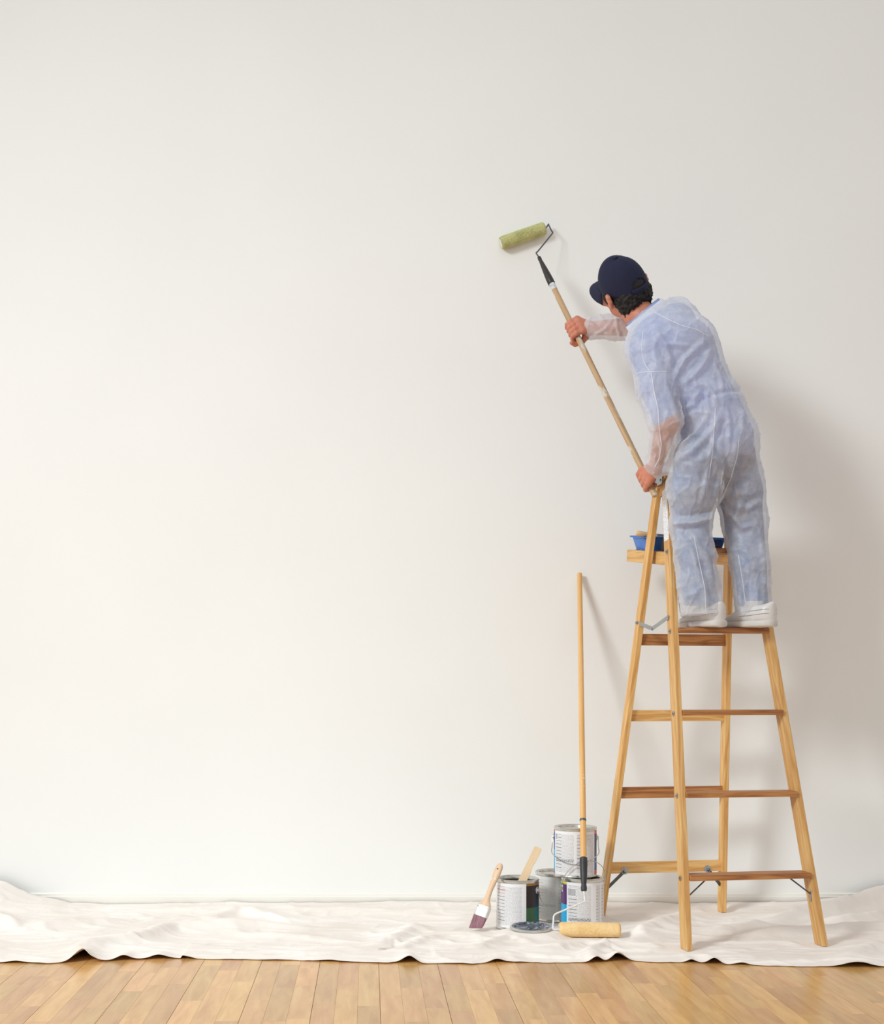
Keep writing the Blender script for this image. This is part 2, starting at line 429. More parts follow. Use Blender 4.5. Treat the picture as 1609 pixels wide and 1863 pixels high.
def label_mat(name, cols, seed, bold_at=(0.16, 0.22), barcode=None, stain=None, red_line=None):
    """printed paper; UV: u around the can 0..1, v up 0..1. cols = list of (u0,u1) text columns"""
    m, nt, b = mat_new(name); b.inputs['Roughness'].default_value = 0.4
    uv = N(nt, 'ShaderNodeTexCoord'); sp = N(nt, 'ShaderNodeSeparateXYZ'); nt.links.new(uv.outputs['UV'], sp.inputs[0])
    U, V = sp.outputs[0], sp.outputs[1]
    def math_(op, a, b_=None, c=None):
        n = N(nt, 'ShaderNodeMath', operation=op)
        for i, x in enumerate((a, b_, c)):
            if x is None: continue
            if isinstance(x, (int, float)): n.inputs[i].default_value = x
            else: nt.links.new(x, n.inputs[i])
        return n.outputs[0]
    def rect(u0, u1, v0, v1):
        return math_('MULTIPLY', math_('MULTIPLY', math_('GREATER_THAN', U, u0), math_('LESS_THAN', U, u1)),
                     math_('MULTIPLY', math_('GREATER_THAN', V, v0), math_('LESS_THAN', V, v1)))
    def lines(period, duty):
        return math_('LESS_THAN', math_('FRACT', math_('MULTIPLY', V, period)), duty)
    def words(su, sv, thr, sd):
        c = N(nt, 'ShaderNodeCombineXYZ'); nt.links.new(math_('MULTIPLY', U, su), c.inputs[0])
        nt.links.new(math_('FLOOR', math_('MULTIPLY', V, sv)), c.inputs[1]); c.inputs[2].default_value = sd
        n = N(nt, 'ShaderNodeTexNoise'); n.inputs['Scale'].default_value = 1.0; n.inputs['Detail'].default_value = 0
        nt.links.new(c.outputs[0], n.inputs['Vector'])
        return math_('GREATER_THAN', n.outputs['Fac'], thr)
    mask = None
    for i, (u0, u1) in enumerate(cols):
        reg = rect(u0, u1, 0.06, 0.93)
        body = math_('MULTIPLY', math_('MULTIPLY', reg, lines(48, 0.5)), words(60, 48, 0.42, seed + i))
        body = math_('MULTIPLY', body, 0.42)
        head = math_('MULTIPLY', math_('MULTIPLY', rect(u0, u0 + (u1 - u0) * 0.4, 0.1, 0.93), lines(13, 0.16)), 0.75)
        both = math_('MAXIMUM', body, head)
        mask = both if mask is None else math_('MAXIMUM', mask, both)
    bold = math_('MULTIPLY', math_('MULTIPLY', rect(cols[0][0], cols[0][1] , *bold_at), lines(46, 0.6)), words(50, 46, 0.45, seed + 9))
    mask = math_('MAXIMUM', mask, math_('MULTIPLY', bold, 0.9))
    if barcode:
        u0, u1, v0, v1 = barcode
        inv = math_('SUBTRACT', 1.0, rect(u0 - 0.01, u1 + 0.01, v0 - 0.01, v1 + 0.01))
        mask = math_('MULTIPLY', mask, inv)
        c = N(nt, 'ShaderNodeTexNoise', noise_dimensions='1D'); c.inputs['Scale'].default_value = 1.0; c.inputs['Detail'].default_value = 0
        nt.links.new(math_('MULTIPLY', U, 260), c.inputs['W'])
        bars = math_('MULTIPLY', rect(u0, u1, v0, v1), math_('GREATER_THAN', c.outputs['Fac'], 0.48))
        mask = math_('MAXIMUM', mask, math_('MULTIPLY', bars, 0.85))
    base = N(nt, 'ShaderNodeMix', data_type='RGBA'); base.inputs[6].default_value = (*srgb(232, 231, 232), 1); base.inputs[7].default_value = (*srgb(60, 60, 64), 1)
    nt.links.new(mask, base.inputs[0]); out = base.outputs[2]
    if red_line:
        mr = N(nt, 'ShaderNodeMix', data_type='RGBA'); mr.inputs[7].default_value = (*srgb(214, 90, 84), 1)
        nt.links.new(math_('MULTIPLY', math_('MULTIPLY', rect(*red_line), words(70, 40, 0.45, seed + 20)), 0.8), mr.inputs[0]); nt.links.new(out, mr.inputs[6]); out = mr.outputs[2]
    if stain:
        tcn = N(nt, 'ShaderNodeTexNoise'); tcn.inputs['Scale'].default_value = 5; tcn.inputs['Detail'].default_value = 3
        nt.links.new(uv.outputs['UV'], tcn.inputs['Vector'])
        g = math_('MULTIPLY', math_('GREATER_THAN', math_('ADD', math_('MULTIPLY', tcn.outputs['Fac'], stain[1]), U), stain[0]), stain[3])
        ms = N(nt, 'ShaderNodeMix', data_type='RGBA'); ms.inputs[7].default_value = (*stain[2], 1)
        nt.links.new(g, ms.inputs[0]); nt.links.new(out, ms.inputs[6]); out = ms.outputs[2]
    nt.links.new(out, b.inputs['Base Color'])
    return m

# ------------------------------------------------------------------ room shell
WALL_Y = 5.70
def boxmesh(name, lo, hi, mat, parent=None, bev=0.0):
    bm = bmesh.new(); bmesh.ops.create_cube(bm, size=1.0)
    lo, hi = Vector(lo), Vector(hi)
    for v in bm.verts:
        v.co = Vector(((v.co.x + .5) * (hi.x - lo.x), (v.co.y + .5) * (hi.y - lo.y), (v.co.z + .5) * (hi.z - lo.z)))
    if bev: bmesh.ops.bevel(bm, geom=list(bm.edges), offset=bev, segments=2, affect='EDGES')
    return from_bm(name, bm, mat, parent, matrix=Matrix.Translation(lo))
wall = boxmesh('wall_back', (-6, WALL_Y, -0.05), (6, WALL_Y + 0.15, 5.2), M['wall']); wall['kind'] = 'structure'
tag(wall, 'off-white painted wall filling the background')
# baseboard with a stepped moulding profile
prof = [(0, 0), (-0.014, 0), (-0.014, 0.040), (-0.010, 0.044), (-0.010, 0.050), (-0.004, 0.054), (0, 0.055)]
bv, bf = [], []
for x in (-6, 6):
    for (y, z) in prof: bv.append((x, WALL_Y + y, z + 0.002))
n_ = len(prof)
for k in range(n_ - 1): bf.append((k, k + 1, n_ + k + 1, n_ + k))
bb = new_mesh_obj('baseboard_back', bv, bf, M['trim']); bb['kind'] = 'structure'
tag(bb, 'low white baseboard along the foot of the wall')

# floor: a slab with maple strips laid on it, running towards the wall
floor = boxmesh('floor', (-6, -1.5, -0.06), (6, WALL_Y + 0.15, -0.0085), M['subfloor']); floor['kind'] = 'structure'
tag(floor, 'light maple parquet floor in front of the wall')
SW, GAP = 0.0668, 0.0003
def strip_mesh(L):
    bm = bmesh.new(); bmesh.ops.create_cube(bm, size=1.0)
    for v in bm.verts: v.co = Vector((v.co.x * (SW - GAP), v.co.y * (L - GAP), v.co.z * 0.008))
    bmesh.ops.bevel(bm, geom=[e for e in bm.edges if all(v.co.z > 0 for v in e.verts)], offset=0.00025, segments=1, affect='EDGES')
    me = bpy.data.meshes.new('plank'); bm.to_mesh(me); bm.free(); me.materials.append(M['plank']); return me
LENS = [0.26, 0.34, 0.42, 0.50, 0.58]
SM = {L: strip_mesh(L) for L in LENS}
rest_v, rest_f = [], []
cand = []
x = -5.6
ci = 0
while x < 5.6:
    off = random.uniform(0, 0.5)
    y = 1.0 - off
    while y < 5.65:
        L = random.choice(LENS)
        cand.append((x + SW / 2, y + L / 2, L))
        y += L
    ci += 1
    x += SW + (0.0009 if ci % 3 == 0 else 0.0)
def shows(c):
    xx, yy, L = c
    d0 = yy + L / 2
    if d0 < 3.60 or yy - L / 2 > 4.62: return False
    return -0.29 * d0 - 0.1 < xx < 0.40 * d0 + 0.1
cnt = 0
for c in cand:
    if shows(c) and cnt < 298:
        o = bpy.data.objects.new('plank', SM[c[2]]); COL.objects.link(o)
        o.location = (c[0], c[1], -0.0045); attach(o, floor); cnt += 1
    else:
        i = len(rest_v); a, b_ = (SW - GAP) / 2, (c[2] - GAP) / 2
        rest_v += [(c[0] - a, c[1] - b_, -0.0005), (c[0] + a, c[1] - b_, -0.0005), (c[0] + a, min(c[1] + b_, 5.68), -0.0005), (c[0] - a, min(c[1] + b_, 5.68), -0.0005)]
        rest_f.append((i, i + 1, i + 2, i + 3))
ro = new_mesh_obj('plank_field', rest_v, rest_f, M['plank'], floor); ro['kind'] = 'stuff'

# ------------------------------------------------------------------ drop cloth
def seg_dist(X, Y, pts):
    best = np.full(X.shape, 9.0); sgn = np.zeros(X.shape); tt = np.zeros(X.shape)
    n = len(pts) - 1
    for i in range(n):
        ax, ay = pts[i][0], pts[i][1]; bx, by = pts[i + 1][0], pts[i + 1][1]
        dx, dy = bx - ax, by - ay; L2 = dx * dx + dy * dy
        t = np.clip(((X - ax) * dx + (Y - ay) * dy) / L2, 0, 1)
        d = np.hypot(X - ax - t * dx, Y - ay - t * dy)
        s = np.sign((X - ax) * dy - (Y - ay) * dx)
        m_ = d < best
        best = np.where(m_, d, best); sgn = np.where(m_, s, sgn); tt = np.where(m_, (i + t) / n, tt)
    return best, sgn, tt
EDGE = [(-300, 1750), (0, 1752), (90, 1753), (130, 1751), (152, 1748), (165, 1751), (210, 1748), (262, 1746), (330, 1744), (400, 1746), (560, 1748), (640, 1751), (700, 1753), (748, 1751), (770, 1753), (860, 1754),
        (900, 1751), (1000, 1752), (1085, 1751), (1120, 1748), (1150, 1749), (1200, 1752), (1262, 1751), (1285, 1753), (1320, 1755), (1400, 1758), (1530, 1760), (1609, 1760), (2100, 1760)]
ew = [WF(*e) for e in EDGE]
ex = np.array([p.x for p in ew]); ey = np.array([p.y for p in ew])
# folds: pixel polyline (on the floor), height, width front side, width back side
FOLDS = [
    ([(120, 1746), (150, 1732), (229, 1722), (331, 1697), (459, 1690), (600, 1692)], 0.034, 0.030, 0.060),
    ([(0, 1700), (90, 1690), (170, 1684), (260, 1678)], 0.020, 0.022, 0.10),
    ([(-200, 1688), (-20, 1676), (18, 1690), (40, 1698)], 0.040, 0.025, 0.05),
    ([(250, 1690), (400, 1676), (445, 1664), (500, 1676), (530, 1688)], 0.022, 0.02, 0.06),
    ([(420, 1700), (520, 1712), (700, 1722)], 0.014, 0.02, 0.06),
    ([(640, 1736), (712, 1714), (745, 1698), (800, 1690)], 0.024, 0.03, 0.05),
    ([(690, 1742), (735, 1728), (775, 1712), (830, 1704)], 0.016, 0.018, 0.022),
    ([(760, 1700), (850, 1706), (900, 1716), (960, 1716)], 0.014, 0.02, 0.05),
    ([(790, 1740), (880, 1732), (910, 1716), (930, 1712), (985, 1730)], 0.020, 0.020, 0.025),
    ([(900, 1742), (980, 1734), (1060, 1722), (1140, 1728)], 0.018, 0.018, 0.03),
    ([(1030, 1746), (1075, 1736), (1105, 1726), (1148, 1730)], 0.024, 0.014, 0.025),
    ([(1090, 1722), (1150, 1706), (1205, 1686), (1238, 1676), (1300, 1674)], 0.034, 0.05, 0.045),
    ([(1268, 1702), (1330, 1692), (1368, 1686), (1360, 1680)], 0.018, 0.022, 0.05),
    ([(1330, 1716), (1400, 1702), (1460, 1698), (1609, 1692), (1800, 1690)], 0.022, 0.025, 0.05),
    ([(1500, 1752), (1556, 1735), (1609, 1722), (1700, 1716)], 0.022, 0.025, 0.05),
    ([(1385, 1682), (1440, 1672), (1520, 1667), (1620, 1650), (1800, 1646)], 0.052, 0.018, 0.05),
    ([(1440, 1690), (1530, 1684), (1620, 1670), (1800, 1668)], 0.028, 0.018, 0.04),
    ([(150, 1672), (215, 1662), (350, 1664), (520, 1663), (700, 1666), (900, 1670), (1150, 1672), (1400, 1672)], 0.020, 0.04, 0.06),
    ([(560, 1690), (640, 1684), (760, 1682)], 0.012, 0.02, 0.03),
    ([(40, 1730), (180, 1716), (250, 1704)], 0.010, 0.02, 0.03),
]
FOLDW = [([WF(*p) for p in f[0]], f[1], f[2], f[3]) for f in FOLDS]
# footprints that press the cloth flat: (x, y, radius)
FLAT = []
def cloth_height(X, Y, ts):
    wx = X + 0.03 * vnoise(X * 3, Y * 5, X * 0, 3); wy = Y + 0.018 * vnoise(X * 3, Y * 6, X * 0 + 5, 4)
    H = np.zeros(X.shape)
    for pts, a, wf, wb in FOLDW:
        d, s, t = seg_dist(wx, wy, pts)
        wd = np.where(s > 0, wf, wb)
        taper = np.minimum(1, np.minimum(t, 1 - t) * 3.2); taper = taper * taper * (3 - 2 * taper)
        b1 = a * 1.25 * taper * np.exp(-(d / (wd * 1.2)) ** 1.2)
        H = np.maximum(H, b1) + 0.25 * np.minimum(H, b1)
    for _ in range(3):
        H[1:-1] = (H[:-2] + 2 * H[1:-1] + H[2:]) / 4; H[:, 1:-1] = (H[:, :-2] + 2 * H[:, 1:-1] + H[:, 2:]) / 4
    # small directional wrinkles
    r1 = 1 - np.abs(vnoise(wx * 4.2 + wy * 2.5, wy * 11 - wx * 1.5, X * 0 + 2, 11))
    r2 = 1 - np.abs(vnoise(wx * 9 - wy * 5, wy * 20 + wx * 4, X * 0 + 7, 12))
    H = H + 0.009 * np.clip(r1 - 0.55, 0, 1) / 0.45 + 0.0034 * np.clip(r2 - 0.6, 0, 1) / 0.4
    # bunched against the wall, high at the far left and lightly at the far right
    back = np.clip((Y - 5.35) / 0.33, 0, 1) ** 1.5
    lift = 0.078 * np.clip((-1.28 - X) / 0.30, -0.0, 1) + 0.012 + 0.035 * np.clip((X - 1.75) / 0.5, 0, 1)
    lift = lift * (1 + 0.25 * vnoise(X * 7, Y * 3, X * 0, 21))
    H = H + back * lift
    return H
def flat_mask(X, Y):
    m_ = np.ones(X.shape)
    for (fx, fy, r) in FLAT:
        d = np.hypot(X - fx, Y - fy)
        k = np.clip((d - r) / 0.07, 0, 1); k = k * k * (3 - 2 * k)
        m_ = np.minimum(m_, k)
    return m_
LIFT = [(150, 0.042, 0.040), (222, 0.016, 0.028), (285, 0.014, 0.035), (745, 0.024, 0.03), (905, 0.012, 0.03), (1085, 0.02, 0.022), (1128, 0.030, 0.030), (1258, 0.010, 0.018), (1296, 0.022, 0.022), (1545, 0.018, 0.06), (1345, 0.006, 0.02), (600, 0.006, 0.05), (30, 0.006, 0.03)]
def build_cloth():
    nx, ny = 760, 190
    xs = np.linspace(-2.3, 2.95, nx); ts = np.linspace(0, 1, ny) ** 1.25
    X, T = np.meshgrid(xs, ts, indexing='ij')
    E = np.interp(X, ex, ey) + 0.006 * vnoise(X * 11, X * 0, X * 0, 31) + 0.003 * vnoise(X * 31, X * 0, X * 0, 32)
    Y = E + (5.683 - E) * T
    H = cloth_height(X, Y, T)
    fm = flat_mask(X, Y)
    dist = Y - E
    H = H * fm * np.clip(dist / 0.05 + 0.25, 0, 1)
    for (mx_, my_, mr_, mh_) in MOUND:
        dd = np.hypot((X - mx_) * 0.8, (Y - my_)); k = 1 - np.clip((dd - mr_ - 0.02) / 0.06, 0, 1); k = k * k * (3 - 2 * k)
        H = H * (1 - k) + mh_ * k
    # hem that lifts off the floor in arches
    for px, a, wd in LIFT:
        p = WF(px, 1751)
        H = H + a * np.exp(-((X - p.x) / wd) ** 2) * np.exp(-dist / 0.075)
    # second hem: upper layer folded back, leaving a step
    hem = [WF(*q) for q in [(330, 1745), (480, 1744), (600, 1741), (690, 1735), (716, 1729)]]
    hx = np.array([p.x for p in hem]); hy = np.array([p.y for p in hem])
    hyy = np.interp(X, hx, hy, left=9, right=9)
    H = H + 0.011 * np.clip((Y - hyy) / 0.006, 0, 1) * np.clip((hx[-1] + 0.05 - X) / 0.08, 0, 1) * np.exp(-np.clip(Y - hyy, 0, 9) / 0.10)
    hem2 = [WF(*q) for q in [(790, 1746), (850, 1744), (960, 1743), (1040, 1747), (1090, 1744), (1120, 1741)]]
    hx = np.array([p.x for p in hem2]); hy = np.array([p.y for p in hem2])
    hyy = np.interp(X, hx, hy, left=9, right=9)
    H = H + 0.013 * np.clip((Y - hyy) / 0.006, 0, 1) * np.exp(-np.clip(Y - hyy, 0, 9) / 0.09)
    Z = 0.0012 + np.maximum(H, 0)
    # crests lean forward
    dHy = np.gradient(H, axis=1) / np.maximum(np.gradient(Y, axis=1), 1e-4)
    Y2 = Y - np.clip(H, 0, 0.05) * 0.35 * fm
    verts = np.stack([X, Y2, Z], -1).reshape(-1, 3)
    i = np.arange(nx - 1)[:, None] * ny + np.arange(ny - 1)[None, :]
    faces = np.stack([i, i + ny, i + ny + 1, i + 1], -1).reshape(-1, 4)
    return verts, faces

def fast_mesh(name, verts, faces, mat, parent=None, smooth=True):
    me = bpy.data.meshes.new(name)
    nv, nf = len(verts), len(faces)
    me.vertices.add(nv); me.vertices.foreach_set('co', np.asarray(verts, dtype=np.float32).ravel())
    k = faces.shape[1]
    me.loops.add(nf * k); me.loops.foreach_set('vertex_index', faces.astype(np.int32).ravel())
    me.polygons.add(nf); me.polygons.foreach_set('loop_start', np.arange(0, nf * k, k, dtype=np.int32))
    me.update(calc_edges=True); me.validate()
    if smooth: me.polygons.foreach_set('use_smooth', np.ones(len(me.polygons), dtype=bool))
    if mat: me.materials.append(mat)
    o = bpy.data.objects.new(name, me); COL.objects.link(o)
    if parent is not None: attach(o, parent)
    return o

# ------------------------------------------------------------------ step ladder
A = math.radians(9)
LU = Vector((math.cos(A), math.sin(A), 0)); LV = Vector((-math.sin(A), math.cos(A), 0))
LO = Vector((1.143, 4.735, 0))
def LP(u, v, z): return LO + LU * u + LV * v + Vector((0, 0, z))
FLOORZ = 0.004
TOPZ = 1.765
def lerp(a, b, t): return a + (b - a) * t
def fl(z): t = z / TOPZ; return LP(lerp(0, 0.109, t), lerp(0, 0.46, t), z)
def frr(z): t = z / TOPZ; return LP(lerp(0.52, 0.425, t), lerp(0, 0.46, t), z)
def rl(z): t = z / 1.75; return LP(lerp(-0.066, 0.091, t), lerp(0.735, 0.505, t), z)
def rr(z): t = z / 1.75; return LP(lerp(0.462, 0.394, t), lerp(0.735, 0.505, t), z)
ladder = empty('step_ladder', LP(0.25, 0.37, FLOORZ), 'wooden step ladder with six-step front, standing on the drop cloth under the painter', 'ladder')
ladder['label'] = 'tall wooden step ladder standing on the white drop cloth, carrying the painter'
RT, RW = 0.022, 0.058
for f, nm in ((fl, 'front_rail'), (frr, 'front_rail')):
    bar(nm, f(FLOORZ), f(TOPZ), LU, RT, RW, M['ladder'], ladder, flatten=FLOORZ)
for f in (rl, rr):
    bar('rear_leg', f(FLOORZ), f(1.735), LU, 0.021, 0.046, M['ladder'], ladder, flatten=FLOORZ)
STEPS = [0.264, 0.558, 0.86, 1.173, 1.486]
for z in STEPS:
    a, b_ = fl(z - 0.010), frr(z - 0.010)
    bar('step', a + LU * 0.0115, b_ - LU * 0.0115, (0, 0, 1), 0.020, 0.080, M['ladder_tread'], ladder)
    # rod washers on the outside of both rails
    for p, s in ((a, -1), (b_, 1)):
        q = p + LU * (s * (RT / 2 + 0.0012)) + LV * 0.0 - Vector((0, 0, 0.004))
        m_, L = frame_from(q - LU * 0.001, q + LU * 0.003 * s, (0, 0, 1))
        wsh = lathe('rod_washer', [(0.0, 0.0), (0.0095, 0.0), (0.0095, 0.0012), (0.0, 0.0012)], M['steel'], ladder, m_, 16)
        lathe('rod_end', [(0.0, 0.0012), (0.0038, 0.0012), (0.0030, 0.0028), (0.0, 0.0030)], M['darksteel'], wsh, m_, 10)
for z in (0.202, 0.514, 0.83, 1.137):
    a, b_ = rl(z), rr(z)
    bar('rear_rung', a + LU * 0.009, b_ - LU * 0.009, (0, 0, 1), 0.046, 0.019, M['ladder_tread' if z in (0.514, 1.137) else 'ladder'], ladder)
# top cap
bar('top_cap', LP(0.085, 0.478, TOPZ + 0.011), LP(0.448, 0.478, TOPZ + 0.011), (0, 0, 1), 0.022, 0.125, M['ladder'], ladder, bev=0.004)
for u in (0.082, 0.452):
    # galvanised hinge bracket wrapping each end of the cap
    s = -1 if u < 0.2 else 1
    bm = bmesh.new()
    pts = [(-0.052, 0.026), (0.050, 0.026), (0.054, -0.020), (0.030, -0.024), (-0.006, -0.022), (-0.046, -0.020)]
    vs = [bm.verts.new((0.0, y, z)) for y, z in pts]; fce = bm.faces.new(vs)
    r = bmesh.ops.extrude_face_region(bm, geom=[fce])
    for v in r['geom']:
        if isinstance(v, bmesh.types.BMVert): v.co.x += s * 0.003
    bmesh.ops.recalc_face_normals(bm, faces=bm.faces)
    mm = Matrix((LU, LV, Vector((0, 0, 1)))).transposed().to_4x4(); mm.translation = LP(u, 0.482, TOPZ)
    br = from_bm('hinge_bracket', bm, M['steel'], ladder, matrix=mm)
    for yy in (-0.034, 0.034):
        m_, L = frame_from(LP(u + s * 0.003, 0.482 + yy, TOPZ - 0.004), LP(u + s * 0.006, 0.482 + yy, TOPZ - 0.004), (0, 0, 1))
        lathe('rivet', [(0.0, 0.0), (0.005, 0.0), (0.0038, 0.002), (0.0, 0.0026)], M['darksteel'], br, m_, 10)
# wooden gusset under each bracket
for f, g in ((fl, rl), (frr, rr)):
    bar('gusset', f(1.725) + LV * 0.02, g(1.725), LU, 0.016, 0.05, M['ladder'], ladder)
# white instruction sticker on the outer face of the near rail
def rail_face_patch(name, f, z0, z1, off, wd, mat, parent, lift=0.0006):
    a, b_ = f(z0), f(z1)
    ax = (b_ - a).normalized(); n = -LU - ax * (-LU).dot(ax); n.normalize(); sd = ax.cross(n).normalized()
    c = n * (RT / 2 + lift)
    v = []
    for t, k in ((0.03, -1), (0.0, 0.2), (0.0, 1), (0.97, 1), (1.0, 0.2), (1.0, -1)):
        p = a.lerp(b_, t) + sd * (off + k * wd / 2) + c; v.append(p)
    v2 = [p - n * 0.0005 for p in v]
    F = [tuple(range(6)), tuple(range(11, 5, -1))] + [(i, (i + 1) % 6 , 6 + (i + 1) % 6, 6 + i) for i in range(6)]
    o = new_mesh_obj(name, v + v2, F, mat, parent)
    return o, a, b_, n, sd, ax
def sticker_mat():
    m, nt, b = mat_new('sticker_print'); b.inputs['Roughness'].default_value = 0.45
    tc = N(nt, 'ShaderNodeTexCoord'); sp = N(nt, 'ShaderNodeSeparateXYZ'); nt.links.new(tc.outputs['Object'], sp.inputs[0])
    mu = N(nt, 'ShaderNodeMath', operation='MULTIPLY'); mu.inputs[1].default_value = 150; nt.links.new(sp.outputs[2], mu.inputs[0])
    fr = N(nt, 'ShaderNodeMath', operation='FRACT'); nt.links.new(mu.outputs[0], fr.inputs[0])
    lt = N(nt, 'ShaderNodeMath', operation='LESS_THAN'); lt.inputs[1].default_value = 0.4; nt.links.new(fr.outputs[0], lt.inputs[0])
    nz = N(nt, 'ShaderNodeTexNoise'); nz.inputs['Scale'].default_value = 160; nt.links.new(tc.outputs['Object'], nz.inputs['Vector'])
    gt = N(nt, 'ShaderNodeMath', operation='GREATER_THAN'); gt.inputs[1].default_value = 0.5; nt.links.new(nz.outputs['Fac'], gt.inputs[0])
    mm_ = N(nt, 'ShaderNodeMath', operation='MULTIPLY'); nt.links.new(lt.outputs[0], mm_.inputs[0]); nt.links.new(gt.outputs[0], mm_.inputs[1])
    mx = N(nt, 'ShaderNodeMix', data_type='RGBA'); mx.inputs[6].default_value = (*srgb(234, 235, 238), 1); mx.inputs[7].default_value = (*srgb(176, 182, 198), 1)
    nt.links.new(mm_.outputs[0], mx.inputs[0]); nt.links.new(mx.outputs[2], b.inputs['Base Color'])
    return m
M['sticker_print'] = sticker_mat()
st = rail_face_patch('instruction_sticker', fl, 1.515, 1.725, 0.0, 0.048, M['sticker_print'], ladder)[0]
st['label'] = 'white printed instruction sticker'
# folding spreader bars on both sides
def flat_link(name, a, b_, side, wd, th, mat, parent):
    return bar(name, a, b_, side, th, wd, mat, parent, bev=0.0006)
for f, g, s in ((fl, rl, -1), (frr, rr, 1)):
    a = f(1.215) + LU * (s * 0.014) + LV * 0.005; c = g(1.205) + LU * (s * 0.014)
    mid = (a + c) / 2 + Vector((0, 0, -0.035))
    sp = flat_link('spreader_bar', a, mid, LU, 0.016, 0.0022, M['steel'], ladder)
    flat_link('spreader_bar', mid - LU * 0.0025 * s, c - LU * 0.0025 * s, LU, 0.016, 0.0022, M['steel'], ladder)
    for p in (a, mid, c):
        m_, L = frame_from(p - LU * 0.004, p + LU * 0.004, (0, 0, 1))
        lathe('rivet', [(0, 0), (0.005, 0), (0.005, 0.0075), (0, 0.0082)], M['steel'], sp, m_, 10)
# diagonal braces: rear bottom rung
for g, s in ((rl, 1), (rr, -1)):
    p = g(0.190) + LU * (s * 0.072) - LV * 0.014; q = g(0.118) + LU * (s * 0.010) - LV * 0.004
    b1 = flat_link('brace', p, q, LV, 0.013, 0.003, M['darksteel'], ladder)
    m_, L = frame_from(p + LV * 0.004, p - LV * 0.004, (0, 0, 1))
    lathe('brace_plate', [(0, 0), (0.015, 0), (0.015, 0.003), (0.004, 0.003), (0.004, 0.006), (0, 0.006)], M['steel'], b1, m_, 18)
# front bottom step rods
for f, s in ((fl, 1), (frr, -1)):
    p = f(0.245) + LU * (s * 0.085) - LV * 0.005; q = f(0.185) + LU * (s * 0.011) - LV * 0.005
    b1 = tube('brace_rod', [p, q], 0.0028, M['darksteel'], ladder)
    flat_link('brace_plate', q + Vector((0, 0, 0.012)), q + Vector((0, 0, -0.028)), LU, 0.014, 0.0025, M['steel'], b1)
for p in (fl(0), frr(0), rl(0), rr(0)): FLAT.append((p.x, p.y, 0.045))
# pail shelf: two side boards sloping up to the back and a slatted top
sh = []
for u0, u1 in ((0.095 + 0.02, 0.055), (0.415, 0.405)):
    a = LP(u0 + (0.0 if u0 < 0.2 else -0.018), 0.42, 1.447); c = LP(u1 - (0.0 if u0 < 0.2 else 0.018), 0.79, 1.497)
    sh.append((a, c))
# near side board runs inside the rails
def shelf_pt(u, v, z=0.0): return LP(u, v, lerp(1.447, 1.497, (v - 0.42) / 0.37) + z)
SHW = ((0.103, 0.0995), (0.395, 0.385))
bar('shelf_side', shelf_pt(0.113, 0.405), shelf_pt(0.075, 0.790), (0, 0, 1), 0.050, 0.020, M['ladder'], ladder)
bar('shelf_side', shelf_pt(0.402, 0.405), shelf_pt(0.385, 0.790), (0, 0, 1), 0.050, 0.020, M['ladder'], ladder)
for v in (0.56, 0.64, 0.72, 0.775):
    bar('shelf_slat', shelf_pt(0.088, v, 0.018), shelf_pt(0.388, v, 0.018), (0, 0, 1), 0.012, 0.06, M['ladder'], ladder)
m_, L = frame_from(shelf_pt(0.392, 0.53, -0.004), shelf_pt(0.380, 0.53, -0.004), (0, 0, 1))
lathe('shelf_bolt', [(0, 0), (0.009, 0), (0.009, 0.002), (0.004, 0.0022), (0.0035, 0.005), (0, 0.006)], M['steel'], ladder, m_, 16)

